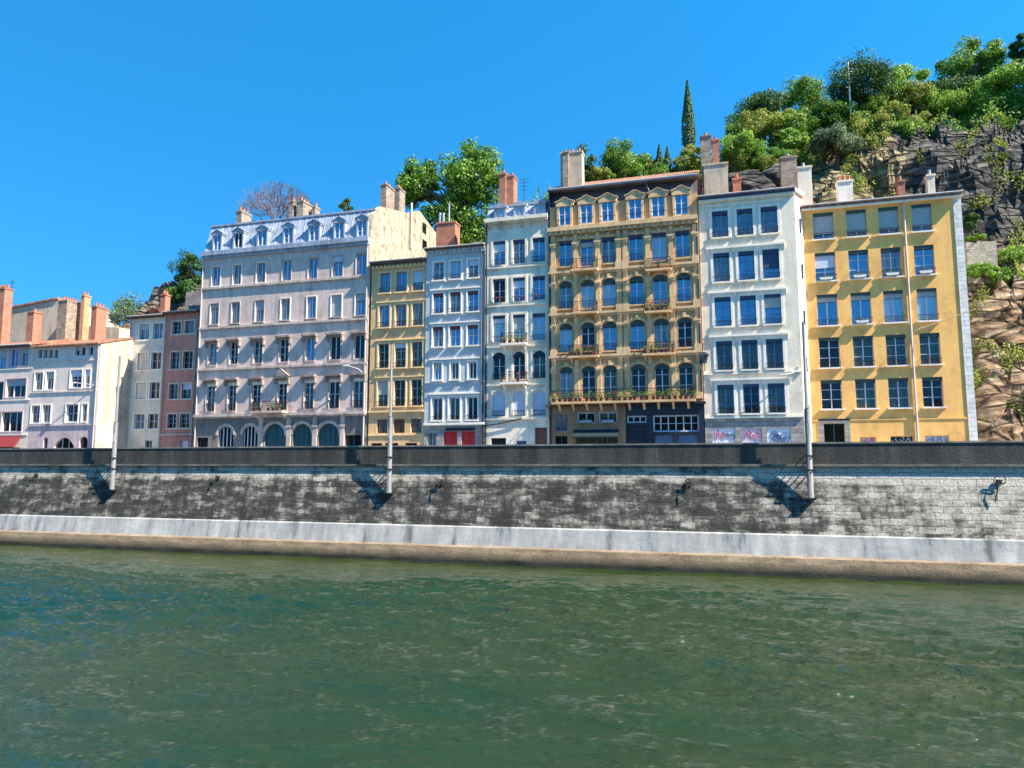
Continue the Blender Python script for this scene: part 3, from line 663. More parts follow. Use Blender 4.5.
# battered face with a slightly uneven surface
mf = MB(); xs_ = axis([(QX0,-110,10),(-110,45,0.5),(45,QX1,10)]); zs_ = [2.55+(STREET-.19-2.55)*k/9 for k in range(10)]
for z in zs_:
    for x in xs_:
        y = 44.95-(STREET-.19-z)*0.235; mf.v.append((x, y+0.018*noise.noise(Vector((x*.6, z*.9, 0))), z))
for j in range(9):
    for i in range(len(xs_)-1): mf.f.append((j*len(xs_)+i, j*len(xs_)+i+1, (j+1)*len(xs_)+i+1, (j+1)*len(xs_)+i))
mf.box(QX0, QX1, 44.95, 45.39, 2.4, STREET-.192)
qp('battered_face', mf, wallmat('masonry'))
qp('concrete_band', MB().prismx([(43.70,1.15),(45.3,1.15),(45.3,2.57),(44.03,2.57),(43.96,2.50)], QX0, QX1), wallmat('concrete'))
ft = MB(); xs_ = axis([(QX0,-110,10),(-110,45,0.35),(45,QX1,10)]); pr = [(-1.5,43.30),(0.0,43.36),(0.3,43.38),(0.6,43.42),(1.0,43.47),(1.3,43.53),(1.38,43.62),(1.40,44.2)]
for z, y in pr:
    for x in xs_: n_ = noise.fractal(Vector((x*.8, z*2, 5)), 1, 2, 4); ft.v.append((x, y+0.05*n_, z+0.02*n_))
for j in range(len(pr)-1):
    for i in range(len(xs_)-1): ft.f.append((j*len(xs_)+i, j*len(xs_)+i+1, (j+1)*len(xs_)+i+1, (j+1)*len(xs_)+i))
qp('footing', ft, wallmat('footing'))

# tall poles on the river face of the wall
POLES = [(116.5, 357, 'leftmost tall pale pole on the quay wall, in front of the cream gable'),
         (391.2, 344, 'middle tall pale pole on the quay wall, in front of the sand ochre house'),
         (808.6, 322, 'tall grey pole on the quay wall where the white and the yellow house meet')]
for px, yt, lab in POLES:
    X = P(px, 455, 44.5)[0]; Zt = P(px, yt, 44.5)[1]
    t = empty('street_pole', (X, 44.5, 4.6), lab, 'pole', 'tall poles on the quay wall')
    off = (X, 44.5, 4.6)
    MB().tube([(X,44.27,4.6),(X,44.27,9.6),(X,44.27,9.7)], [0.17,0.16,0.10], 14).build('lower_shaft', M['pole'], t, off, True)
    MB().tube([(X,44.27,9.7),(X,44.27,Zt-.1),(X,44.27,Zt)], [0.105,0.08,0.05], 14).build('upper_shaft', M['pole'], t, off, True)
    MB().box(X-.26, X+.26, 44.05, 44.78, 4.5, 4.598).build('bracket', M['iron'], t, off)
    for zz in (6.9, 6.1):
        g = MB().box(X-.21, X+.21, 44.03, 44.08, zz, zz+.10)
        for sx in (-.2, .2): g.box(X+sx-.02, X+sx+.02, 44.08, 44.99, zz+.02, zz+.08)
        g.build('clamp', M['iron'], t, off)
    MB().box(X-.06, X+.06, 44.08, 44.115, 8.2, 8.8).build('inspection_hatch', M['pipe'], t, off)
# mooring irons
for px, py, sz, lab in [(35,478,.5,'small rusty mooring iron on the quay wall at far left below the leftmost house'),
                    (217,481,.55,'small rusty mooring iron on the quay wall below the mauve grey building'),
                    (441,489,.9,'long slanting mooring iron on the quay wall just right of the middle pole'),
                    (689,490,.9,'long slanting mooring iron on the quay wall below the shopfronts'),
                    (1000,491,1.15,'large mooring ring with hanging bars on the pale stone near the right edge')]:
    D_ = 44.6; X, Z = P(px, py, D_); t = empty('mooring_iron', (X, D_, Z), lab, 'mooring iron', 'mooring irons on the quay wall'); off = (X, D_, Z)
    yw = 44.95-(STREET-.19-Z)*0.235
    MB().tube([(X,yw+.05,Z+sz*.45),(X-.06*sz,yw-.12,Z+sz*.5),(X-.12*sz,yw-.26,Z+sz*.2),(X-.3*sz,yw-.3,Z-sz*.5)], .035).build('bar', M['rustiron'], t, off)
    pts = [(X+.25*sz*math.cos(a), yw-.14, Z+sz*.5+.2*sz*math.sin(a)) for a in [k*math.pi/6 for k in range(13)]]
    MB().tube(pts, .03).build('ring', M['rustiron'], t, off)
    MB().box(X-.14, X+.14, yw-.04, yw+.06, Z+sz*.4-.12, Z+sz*.4+.14).build('wall_plate', M['rustiron'], t, off)

# ================================================================== HOUSES
rnd = random.Random(5)
def graffiti(h, parent, x0, x1, z0, z1, y, mat, seed, n=9, th=0.03, sw=0.05):
    r = random.Random(seed); mb = MB()
    for k in range(n):
        cx = x0+(x1-x0)*(k+.5)/n; w_ = (x1-x0)/n*.45; zc = (z0+z1)/2+r.uniform(-.15,.15)*(z1-z0); hh = (z1-z0)*r.uniform(.22,.38)
        pts = [(cx+w_*r.uniform(-1,1), y, zc+hh*(1-2*q/4)+r.uniform(-.1,.1)*hh) for q in range(5)]
        mb.tube(pts, sw*.36, 5)
    return h.p(mb, 'lettering', mat, parent)
def swirl(h, parent, cx, cz, rr, y, mat, seed):
    mb = MB(); r = random.Random(seed)
    for q in range(5):
        ox, oz, ra = cx+r.uniform(-.6,.6)*rr*1.3, cz+r.uniform(-.4,.4)*rr, rr*r.uniform(.35,.6)
        pts = [(ox+ra*(1-k/26)*math.cos(k*.55+q), y, oz+ra*(1-k/26)*math.sin(k*.55+q)) for k in range(18)]
        mb.tube(pts, .028, 5)
    return h.p(mb, 'lettering', mat, parent)
def wall_lamp(X, D, Z, lab, arm=1.6, ang=0.35, side=1):
    t = empty('wall_street_lamp', (X, D, Z), lab, 'street lamp', 'lamps fixed to the house fronts'); off = (X, D, Z)
    e = (X-side*arm*.9, D-arm*.5, Z+arm*ang)
    MB().tube([(X,D-.02,Z),(X-side*arm*.4,D-arm*.25,Z+arm*ang*.7), e], .05).build('arm', M['pipe'], t, off)
    MB().box(X-.1,X+.1,D-.06,D-.002,Z-.25,Z+.25).build('wall_plate', M['pipe'], t, off)
    MB().hexa([(e[0]-.5,e[1]-.18,e[2]-.05),(e[0]+.1,e[1]-.18,e[2]-.05),(e[0]+.1,e[1]+.05,e[2]-.05),(e[0]-.5,e[1]+.05,e[2]-.05),
               (e[0]-.42,e[1]-.14,e[2]+.1),(e[0]+.12,e[1]-.12,e[2]+.1),(e[0]+.12,e[1]+.02,e[2]+.1),(e[0]-.42,e[1]+.02,e[2]+.1)]).build('lamp_head', M['pipe'], t, off)
    return t
def rows(h, xref, lst): return [(P(xref, b, h.D)[1], P(xref, a, h.D)[1]) for a, b in lst]

# ---------------------------------------------------------------- YELLOW
h = House('apartment_building', 'bright yellow five storey house with white quoined corner, rightmost in the row', 63.3, 807, 968.5, 320)
C = h.cols([(813,833.4),(846.5,866.5),(878.8,898.8),(912,932)], 222)
RW = [h.z(856,236.6), h.z(856,209.7), h.z(858,278.8), h.z(858,250), h.z(860,324), h.z(860,292.3), h.z(863,366.5), h.z(863,336), h.z(865,408.3), h.z(865,379)]
for r_ in range(5):
    z0, z1 = RW[2*r_], RW[2*r_+1]
    for c, (a, b) in enumerate(C):
        k = dict(sill='trimwhite', rail=0.5, header='darkgreen', bars=2)
        if r_ == 0: k.update(pane='g_cur' if c in (1,2) else 'g_blue', blind=0.80, bars=0, header='darkgreen')
        elif r_ == 1: k.update(pane='g_blue', planter=True)
        elif r_ == 2: k.update(pane='g_light' if c >= 2 else 'g_blue', blind=0.24, bars=0, planter=(c in (1,)))
        else: k.update(pane='g_green' if (r_+c) % 3 == 0 else 'g_dark', header='darkgreen', rail=(0.5 if r_ == 3 else None))
        h.win(a, b, z0, z1, **k)
Zc = h.z(882, 203.5)
zf = STREET
# ground floor
dx = h.cols([(824,845)], 432)[0]
h.win(dx[0], dx[1], STREET+.02, h.z(835,423.5), pane='g_dark', frame='darkgreen', bars=1, surround='roughstone', sw=.4, name='door')
for i, (a, b, yt, mt, pn) in enumerate([(860,876,437,'panelpink','grafpink'),(890.5,914,436,'navy','panelwhite'),(925,949,435.5,'panelblue','grafgrey')]):
    x0, x1 = h.cols([(a,b)], 438)[0]; z1 = h.z((a+b)/2, yt)
    w_ = h.win(x0, x1, STREET+.9, z1, pane=mt, frame='sandlt', bars=0, mull=0, name='shop_shutter')
    graffiti(h, w_, x0+.1, x1-.1, z1-.75, z1-.02, h.D+h.dep-.06, pn, 30+i, n=6, sw=.09)
Xq = h.x(961, 320)
h.wall(STREET-.3, Zc, 9, 'yellow', X1=Xq)
h.p(MB().box(Xq, h.X1+.05, h.D-.06, h.D+9, STREET-.3, Zc), 'quoin_strip', 'quoin')
h.eave_roof(Zc+.32, over=.45, depth=7, rise=1.9, eave='trimwhite', th=.34)
h.band(h.z(882,409.8)-.75, .12, .05, 'yellow', X1=Xq-.02)
h.pipe(P(905.2, 240, h.D)[0], STREET, Zc, 'pipelt', .085)
x_, z_ = P(914,331,h.D); x2_, z2_ = P(968,314.6,h.D)
h.p(MB().tube([(x_,h.D-.02,z_),(x2_,h.D-1.3,z2_+.1)], [.05,.035]), 'bracket_arm', 'sandlt')
h.chimney(838, 853, 180, 199, 1.2, 1.0, 'trimwhite', 3); h.chimney(898, 905, 180, 193, 2.2, .8, 'brick', 1); h.chimney(927.5, 935, 174, 191, 1.2, .7, 'cream', 1, 'zinc')

# ---------------------------------------------------------------- WHITE
h = House('apartment_building', 'off white house with blue framed windows and mural panels, left of the yellow house', 61.8, 701.8, 799.8, 320)
C = h.cols([(712,728),(737,752.8),(761,777.6)], 222)
R5 = [(208.8,235.6,744),(251,280.3,746),(295.6,325.3,747),(340,369.5,748.5),(384,413.4,750)]
zz = []
for r_, (yt, yb, xr_) in enumerate(R5):
    z1, z0 = h.z(xr_, yt), h.z(xr_, yb); zz.append((z0, z1))
    for c, (a, b) in enumerate(C):
        h.win(a, b, z0, z1, frame='bluewin', bars=(2 if r_ in (1,2,4) else 1), header='darkblueh', rail=.5, sill='trimwhite',
              pane='g_blue' if r_ < 3 else 'g_dark', surround='trimwhite', sw=.22, blind=(.62 if (r_, c) == (1,2) else 0), blindmat='darkblueh', fr=.09)
Zc = h.z(748, 196.5)
Xa, Xb = C[0][0]-.55, C[2][1]+.45
for r_ in range(5):
    z0, z1 = zz[r_]
    if r_ == 0: h.band(z1+.5, .12, .07, 'trimwhite', Xa, Xb, 'window_hood')
    if r_ > 0:
        h.band(z1+.42, .16, .22, 'trimwhite', Xa, Xb, 'window_hood', under=.12)
        for k, cx in enumerate((Xa+.12, (C[0][1]+C[1][0])/2, (C[1][1]+C[2][0])/2, Xb-.12)):
            h.p(MB().prismx([(h.D-.2,z1+.34),(h.D+.01,z1+.34),(h.D+.01,z1-.06),(h.D-.06,z1-.02)], cx-.11, cx+.11), 'console', 'trimwhite')
for za in (h.z(750,372.8), h.z(750,417)): h.band(za, .16, .16, 'trimwhite')
zg = h.z(750,417)-.08
for i, (a, b, mt, pn) in enumerate([(712,735,'panelwhite','grafpink'),(741.6,761.8,'panelpink','grafpink'),(767,791,'panelwhite','grafblue')]):
    x0, x1 = h.cols([(a,b)], 435)[0]; z1 = h.z((a+b)/2, 428)
    h.ops.append((x0, x1, STREET+.3, z1, 0))
    pan = h.p(MB().box(x0+.02, x1-.02, h.D+.08, h.D+.12, STREET+.3, z1-.01), 'mural_panel', mt)
    if i < 2:
        graffiti(h, pan, x0+.15, x1-(.75 if i == 0 else .15), z1-1.05, z1-.1, h.D+.06, pn, 40+i, 7, sw=.09)
        graffiti(h, pan, x0+.15, x1-.15, z1-1.6, z1-1.1, h.D+.06, 'grafblue' if i else 'grafpink', 50+i, 5, sw=.09)
    if i == 0: swirl(h, pan, x1-.45, z1-.7, .45, h.D+.06, 'grafgrey', 3)
    if i == 2: swirl(h, pan, (x0+x1)/2, z1-.85, .85, h.D+.06, 'grafblue', 8); swirl(h, pan, (x0+x1)/2+.2, z1-.9, .8, h.D+.05, 'grafblue', 18)
h.wall(zg, Zc, 11, 'white'); h.wall(STREET-.3, zg, 11, 'roughstone', name='ground_floor_wall')
# splayed side wall meeting the set-back yellow house
xe = P(807.3, 320, 63.3)[0]
mb = MB().hexa([(h.X1,h.D+.01,STREET-.3),(xe-.02,63.28,STREET-.3),(xe-.02,66,STREET-.3),(h.X1,66,STREET-.3),(h.X1,h.D+.01,Zc),(xe-.02,63.28,Zc),(xe-.02,66,Zc),(h.X1,66,Zc)])
sw_ = h.p(mb, 'side_wall', 'cream')
h.p(MB().hexa([(h.X1+.02,h.D-.4,Zc+.02),(xe+.12,63.0,Zc+.02),(xe+.12,66,Zc+.02),(h.X1-.2,66,Zc+.02),(h.X1+.02,h.D-.45,Zc+.28),(xe+.2,62.95,Zc+.28),(xe+.2,66,Zc+.28),(h.X1-.2,66,Zc+.28)]), 'eave', 'trimwhite', sw_)
for k in range(5):
    t_ = .55; X_ = h.X1+(xe-h.X1)*t_; Y_ = h.D+(63.3-h.D)*t_; zc_ = STREET+3.5+k*3.9
    h.p(MB().box(X_-.12, X_+.12, Y_-.08, Y_+.1, zc_, zc_+1.2), 'window', 'g_dark' if False else 'darkblueh', sw_)
h.eave_roof(Zc+.3, over=.5, depth=8, rise=1.5, eave='darkblueh', th=.2, xo=.05)
h.band(Zc-.12, .2, .28, 'trimwhite', name='cornice')
h.chimney(798, 812, 166, 200, 3.0, 2.4, 'cream', 2, 'zinc'); h.chimney(781, 797, 156, 186, 6.0, 1.2, 'stonebrick', 1, 'zinc')
h.chimney(733, 741, 178, 188, 4.0, .8, 'brick', 2)
X_, Z_ = P(797.5, 370, h.D); wall_lamp(X_, h.D, Z_, 'street lamp on a short arm at the right edge of the white house front', 1.2, -.35)
X_, Z_ = P(704.5, 360, h.D); t = empty('wall_lantern', (X_, h.D, Z_), 'dark four sided lantern on a bracket at the left edge of the white house', 'lantern'); off = (X_, h.D, Z_)
MB().tube([(X_,h.D-.02,Z_-.9),(X_,h.D-.35,Z_-.75),(X_,h.D-.5,Z_-.35)], .035).build('arm', M['iron'], t, off)
MB().hexa([(X_-.16,h.D-.66,Z_-.35),(X_+.16,h.D-.66,Z_-.35),(X_+.16,h.D-.34,Z_-.35),(X_-.16,h.D-.34,Z_-.35),(X_-.32,h.D-.82,Z_+.3),(X_+.32,h.D-.82,Z_+.3),(X_+.32,h.D-.18,Z_+.3),(X_-.32,h.D-.18,Z_+.3)]).build('lamp_glass', M['g_cur'], t, off)
MB().hexa([(X_-.38,h.D-.88,Z_+.3),(X_+.38,h.D-.88,Z_+.3),(X_+.38,h.D-.12,Z_+.3),(X_-.38,h.D-.12,Z_+.3),(X_-.08,h.D-.58,Z_+.6),(X_+.08,h.D-.58,Z_+.6),(X_+.08,h.D-.42,Z_+.6),(X_-.08,h.D-.42,Z_+.6)]).build('lamp_cap', M['iron'], t, off)

# ---------------------------------------------------------------- BROWN / OCHRE STONE, six bays
h = House('apartment_building', 'ornate ochre stone house with dormers, planted balconies and a dark blue shopfront', 61.6, 549, 701, 320)
C = h.cols([(559,571.3),(580.6,593.4),(601.8,615),(629,643),(652.3,666.3),(675.8,689.8)], 255)
z = lambda y: h.z(565, y)
RB = [(z(266.7),z(241)),(z(309),z(281.3)),(z(352.8),z(323.8)),(z(399),z(367))]
panes = [['g_blue','g_blue','g_blue','g_blue','g_light','g_blue'],['g_blue','g_light','g_light','g_blue','g_blue','g_blue'],
         ['g_light','g_dark','g_blue','g_blue','g_cur','g_green'],['g_cur','g_green','g_green','g_dark','g_dark','g_dark']]
for r_, (z0, z1) in enumerate(RB):
    for c, (a, b) in enumerate(C):
        bal = (r_ == 3) or (c in (1, 4))
        if bal and r_ < 3: z0c = z0-.35
        else: z0c = z0
        h.win(a, b, z0c, z1, pane=panes[r_][c], rise=(0 if r_ == 0 else .3), bars=(1 if r_ < 2 else 2), header='darkblueh' if r_ == 0 else 'darkgreen',
              rail=(None if bal else .62), sill=None if bal else 'ochrelt', surround=None)
        # moulded head and keystone
        g = MB(); cx = (a+b)/2; n = 8; w_ = (b-a)/2+.16; rs = 0 if r_ == 0 else .3; zt = z1-rs
        for k in range(n):
            u0, u1 = -1+2*k/n, -1+2*(k+1)/n; p0, p1 = zt+rs*(1-u0*u0)+.03, zt+rs*(1-u1*u1)+.03
            g.hexa([(cx+w_*u0,h.D-.12,p0),(cx+w_*u1,h.D-.12,p1),(cx+w_*u1,h.D+.01,p1),(cx+w_*u0,h.D+.01,p0),(cx+w_*u0,h.D-.12,p0+.2),(cx+w_*u1,h.D-.12,p1+.2),(cx+w_*u1,h.D+.01,p1+.2),(cx+w_*u0,h.D+.01,p0+.2)])
        g.box(cx-.13, cx+.13, h.D-.2, h.D+.01, z1-.02, z1+.38)
        h.p(g, 'window_arch', 'ochrelt')
zc1, zc0 = z(227.5), z(232.8)
zs1 = h.z(565, 403)
bands = [z(272.5), z(314.5), z(357)]
for zb in bands:
    h.band(zb, .2, .24, 'ochrelt', under=.2)
    h.band(zb+.38, .1, .09, 'ochrelt', name='upper_moulding')
h.band((zc0+zc1)/2, .36, .5, 'ochrelt', name='cornice', under=.28, dentil=.5)
px = [553.3, 575.8, 597.8, 618.8, 625.2, 648, 671.3, 695.5]
lv = [(bands[0], zc0-.3), (bands[1], bands[0]-.3), (bands[2], bands[1]-.3), (zs1, bands[2]-.3)]
for fl, (za, zb) in enumerate(lv):
    for q in px:
        X_ = P(q, 262, h.D)[0]; g = MB(); D_ = h.D
        g.box(X_-.2, X_+.2, D_-.13, D_+.01, za+.1, zb); g.box(X_-.29, X_+.29, D_-.24, D_+.012, za+.1, za+.62)
        zt_ = za+(zb-za)*.74
        g.box(X_-.29, X_+.29, D_-.27, D_+.012, zt_, zt_+.16); g.box(X_-.25, X_+.25, D_-.22, D_+.011, zt_-.22, zt_)
        g.prismx([(D_-.3,zb-.02),(D_+.01,zb-.02),(D_+.01,zb-.55),(D_-.12,zb-.5)], X_-.15, X_+.15)
        h.p(g, 'pilaster', 'ochrelt')
X_ = lambda y, q: P(q, y, h.D)[0]
for (yy, a, b, pl) in [(270.3,572,598.3,0),(270.3,646,671.6,1),(313,573,598.3,0),(312,645,671,5),(356.5,569.5,599.5,7),(354,643,675,6)]:
    h.balcony(X_(yy-8,a), X_(yy-8,b), h.z((a+b)/2, yy), pr=.75, plants=pl)
h.balcony(h.X0+.35, h.X1-.6, zs1+.02, pr=.95, brackets=10, plants=26, slab='ochrelt', h=1.0)
# ground floor shopfronts
D_ = h.D; Xm = h.x(625.6, 420); zs0 = zs1-.35
for a, b, y0, y1, k in [(555.5,567.5,431,414.5,dict(pane='g_cur',frame='bluewin',mull=0,bars=0)),(577,595.6,423.5,412.3,dict(pane='g_dark',mull=1,bars=0,fr=.12)),(598.5,617.5,423.3,411.8,dict(pane='g_green',mull=1,bars=0,fr=.12)),
                     (627,646.5,423,415.8,dict(pane='g_dark',mull=2,bars=0,fr=.12)),(653,699,432,415.3,dict(pane='g_dark',mull=5,bars=1,fr=.12))]:
    x0, x1 = h.cols([(a,b)], 422)[0]; h.win(x0, x1, h.z(a,y0), h.z(a,y1), planter=(a in (577,598.5)), name='shop_window', **k)
x0, x1 = h.cols([(575.5,617.5)], 438)[0]; h.win(x0, x1, STREET+.5, h.z(590,436.8), pane='g_green', frame='doorbrown', mull=3, bars=0, name='shop_window')
h.p(MB().prismx([(D_-.75,h.z(590,437.3)),(D_+.0,h.z(590,430.2)),(D_-.02,h.z(590,429.6)),(D_-.8,h.z(590,436.6)),(D_-.8,h.z(590,438.2)),(D_-.75,h.z(590,438.2))], x0-.15, x1+.15), 'awning', 'awning')
x0, x1 = h.cols([(555,567.5)], 438)[0]; h.win(x0, x1, STREET, h.z(560,436), pane='g_dark', frame='navy', name='door')
x0, x1 = h.cols([(627,646.5)], 438)[0]; h.win(x0, x1, STREET, h.z(635,425.5), pane='navy', frame='navy', name='door')
for a, b in ((654,674),(677,699)):
    x0, x1 = h.cols([(a,b)], 438)[0]; h.win(x0, x1, STREET+.4, h.z(665,434), pane='bluepaint', frame='navy', bars=0, mull=0, name='shop_window')
h.wall(zs0, zc1, 11, 'ochre')
h.wall(STREET-.3, zs0, 11, 'brown', X1=Xm, name='shopfront_left_wall'); h.wall(STREET-.3, zs0, 11, 'navy', X0=Xm, name='shopfront_right_wall')
h.band(zs1-.26, .2, .34, 'darkwood', X0=h.X0-.3, X1=Xm, name='shop_cornice'); h.band(zs1-.26, .2, .36, 'navy', X0=Xm, X1=h.X1+.2, name='shop_cornice')
# attic
za = z(203); zt = z(187.5)
h.mansard(zc1+.0, zt, back=1.1, mat='slate', ribs=0)
for c, (a, b) in enumerate(C):
    h.dormer(a+.05, b-.05, z(225.5), z(203.8), yf=-.10, deep=1.5, mat='ochrelt', kind='hat', w=.2, pane='g_blue', bars=1, roofh=.50)
    dr = h.p(MB().box(a-.1, b+.1, h.D-.2, h.D-.17, z(225.5)+.45, z(225.5)+.5), 'railing', 'iron')
h.p(MB().prism([(h.X0, zc1), (h.X0+.12, zc1), (h.X0+.12, zt), (h.X0, zt)], h.D+.02, h.D+1.4), 'side_trim', 'navy')
h.band(zc1+.35, .7, -.06, 'ochrelt', name='attic_base') if False else None
h.p(MB().box(h.X0+.13, h.X1-.02, h.D+.06, h.D+.5, zc1, z(206)), 'attic_wall', 'ochre')
h.eave_roof(zt+.3, over=-.75, depth=7.5, rise=3.25, eave='slate', xo=.12, th=.4)
h.chimney(560.5, 582, 151.5, 186, 3.0, 1.2, 'creamside', 3); 
h.chimney(562.8, 568.5, 151, 186, 2.6, .35, 'stonebrick', 0)
h.chimney(700.8, 711, 135, 172, 2.2, 1.2, 'stonebrick', 1); h.chimney(712.5, 719, 139, 172, 3.0, 1.6, 'brick', 1); h.chimney(704, 728, 163, 190, 2.0, 4.0, 'creamside', 2)
t = [P(641, 178, h.D+1)[0], P(641,178,h.D+1)[1], P(652,192,h.D-.3)[0], P(652,192,h.D-.3)[1]]
h.p(MB().tube([(t[0],h.D+1.1,t[1]+.4),(t[2],h.D-.4,t[3]-.4)], .025), 'roof_cable', 'pipe')
h.pipe(h.X1-.12, zs1, zc0, 'iron', .07); h.pipe(h.X0+.12, STREET, zc0, 'iron', .07)

# ---------------------------------------------------------------- WHITE WITH BLUE MANSARD, three bays
h = House('apartment_building', 'narrow white house with zinc mansard, three round dormers and a small brown door', 61.8, 485.3, 548.8, 320)
C = h.cols([(493,505.4),(513,525),(532.6,545)], 255)
z = lambda y: h.z(519, y)
RR = [(263.5,239.4),(301.3,277.5),(341,314.4),(379,351.5),(416,391)]
for r_, (yb, yt) in enumerate(RR):
    for c, (a, b) in enumerate(C):
        k = dict(pane='g_blue', header='darkblueh', rail=.5, surround='cream', sw=.2, bars=1)
        if r_ == 1: k.update(rail=.42, pane='g_dark' if c == 0 else 'g_blue')
        if r_ == 2: k.update(pane='g_light')
        if r_ == 3: k.update(pane='g_dark', rise=.34, header='navy')
        if r_ == 4: k.update(pane='g_cur', rise=.34, header=None, blind=.97, blindmat='whiteblind', bars=0)
        if r_ in (2,3) and c == 1: k.update(rail=None)
        w_ = h.win(a, b, z(yb), z(yt), **k)
        if r_ == 1:
            for q in range(5): h.p(foliage_blob(a+(b-a)*(q+.5)/5, h.D-.15, z(yb)+.42, .12, .07, .1, 22, .08), 'flowers', 'flower' if q % 2 else LEAF['grey'], w_)
for yy in (266.5, 305, 346, 384.5): h.band(z(yy), .13, .14, 'cream', under=.1)
h.band(z(418.5), .16, .16, 'cream', under=.1)
a, b = h.cols([(502.5,528)], 340)[0]
h.balcony(a, b, z(344), pr=.8, plants=4, slab='trimwhite'); h.balcony(a, b, z(382.8), pr=.8, plants=1, slab='trimwhite')
zc1, zc0 = h.z(519, 217), h.z(519, 221)
x0, x1 = h.cols([(534.7,547)], 435)[0]; h.win(x0, x1, STREET, h.z(540,427.5), pane='doorbrown', frame='doorbrown', bars=1, mull=0, name='door')
x0, x1 = h.cols([(491,506)], 440)[0]
w_ = h.win(x0, x1, STREET+.8, h.z(498,438), pane='g_dark', frame='iron', mull=5, bars=2, name='grille_window')
x0, x1 = h.cols([(516.5,526.5)], 442)[0]; h.win(x0, x1, STREET+.9, h.z(521,441), pane='g_blue', frame='navy', mull=0, bars=0, name='cellar_window')
h.wall(STREET-.3, zc1, 11, 'cream')
h.band((zc0+zc1)/2, .34, .42, 'cream', name='cornice', under=.16)
g = 6
for k in range(g):
    cx = h.X0+(h.X1-h.X0)*(k+.5)/g; h.p(MB().prismx([(h.D-.38,zc0-.1),(h.D+.01,zc0-.1),(h.D+.01,zc0-.7),(h.D-.1,zc0-.6)], cx-.1, cx+.1), 'console', 'ochrelt')
zt = h.z(519, 201.5)
h.mansard(zc1, zt, back=.9, mat='zinc', ribs=.9)
for (xa, xb, yt, yb) in [(495.5,504,208,220.5),(515,523.5,205.5,218.5),(535.3,543.5,203.5,216.5)]:
    a, b = P(xa, 213, h.D)[0], P(xb, 213, h.D)[0]; h.dormer(a, b, h.z(xa,yb), h.z(xa,yt), kind='round', pane='g_light', w=.18, roofh=.3, frame='zinc', bars=0, deep=1.2)
h.chimney(499, 505.6, 173, 202, 2.6, 1.0, 'brick', 1); h.chimney(507, 513.6, 175, 202, 2.9, 1.3, 'brick', 1)
x0, z0 = P(524, 200, h.D+2); x1, z1 = P(524, 178, h.D+2)
g = MB().tube([(x0,h.D+2,z0-1),(x0,h.D+2,z1)], .03)
for k in range(4): g.tube([(x0-.5+.08*k,h.D+2,z1-.1-.35*k),(x0+.5-.08*k,h.D+2.1,z1-.1-.35*k)], .02)
h.p(g, 'aerial', 'iron')
h.pipe(h.X0+.12, STREET, zc0, 'iron', .07)
x0, z0 = P(484, 426, h.D); x1, z1 = P(522, 418.5, h.D)
h.p(MB().tube([(x0,h.D-.2,z0),(x0+(x1-x0)*.4,h.D-.2,z0+(z1-z0)*.28),(x1,h.D-.2,z1)], .05), 'facade_cable', 'iron')

# ---------------------------------------------------------------- BLUE GREY
h = House('apartment_building', 'narrow pale blue grey house with red double doors on the ground floor', 61.7, 425.6, 485.0, 320)
C = h.cols([(433.6,444),(450.3,461),(467.8,478.4)], 270)
RR = [(279,260.8),(312.5,292),(346,325.8),(379.6,362),(420,397)]
z = lambda y: h.z(455.5, y)
for r_, (yb, yt) in enumerate(RR):
    for c, (a, b) in enumerate(C):
        k = dict(pane='g_blue', header='redh' if r_ in (1,2) else None, rail=.4 if r_ in (0,1,4) else None, surround='trimwhite', sw=.13, bars=1, sill='trimwhite')
        if r_ == 0: k.update(pane='g_light' if c == 1 else 'g_cur')
        if r_ == 2 and c == 0: k.update(pane='g_cur')
        if r_ == 3: k.update(pane='g_dark' if c else 'g_blue', bars=0, fr=.13)
        if r_ == 4: k.update(pane='g_green', bars=0, fr=.12, mull=1)
        q = .12 if r_ == 3 else 0
        h.win(a+q, b-q, z(yb), z(yt), **k)
    if r_: h.band(z(yt)+.32, .13, .13, 'trimwhite', C[0][0]-.3, C[2][1]+.3, 'window_hood')
Zc = z(249.5)
h.band(z(423.8), .2, .22, 'trimwhite'); h.band(z(382), .1, .08, 'bluegrey')
zr = z(426)
for i, (a, b) in enumerate([(443.4,457.3),(461.3,475)]):
    x0, x1 = h.cols([(a,b)], 438)[0]; h.win(x0, x1, STREET, h.z(458,431.3), pane='doorred', frame='doorred', mull=1, bars=0, name='garage_door')
x0, x1 = h.cols([(446,475)], 430)[0]; h.p(MB().box(x0, x1, h.D-.06, h.D-.002, h.z(458,430.8), h.z(458,427.8)), 'sign_board', 'navy')
x0, x1 = h.cols([(427.5,436)], 438)[0]; h.win(x0, x1, STREET, h.z(431,433), pane='g_cur', frame='greypaint', mull=1, bars=0, name='door')
h.wall(zr, Zc, 11, 'bluegrey'); h.wall(STREET-.3, zr, 11, 'roughstone', name='ground_floor_wall')
h.eave_roof(Zc+.25, over=.5, depth=8, rise=1.9, eave='darkwood', th=.18, xo=.02); h.band(Zc-.02, .16, .3, 'bluegrey', name='cornice', dentil=.42)
h.pipe(h.X1-.15, STREET, Zc, 'iron', .08)
h.chimney(436, 455, 222, 246, 4.2, 1.4, 'brick', 0)
x0, z0 = P(449,222,h.D+4.8); x1, z1 = P(449,203,h.D+4.8)
h.p(MB().tube([(x0,h.D+4.8,z0-.3),(x0,h.D+4.8,z1)], .09), 'flue_pipe', 'zinc')
for q in (440, 443.4):
    x0, z0 = P(q,222,h.D+4.8); x1, z1 = P(q,213,h.D+4.8); h.p(MB().tube([(x0,h.D+4.8,z0-.3),(x0,h.D+4.8,z1)], .13), 'flue_pipe', 'zinc')

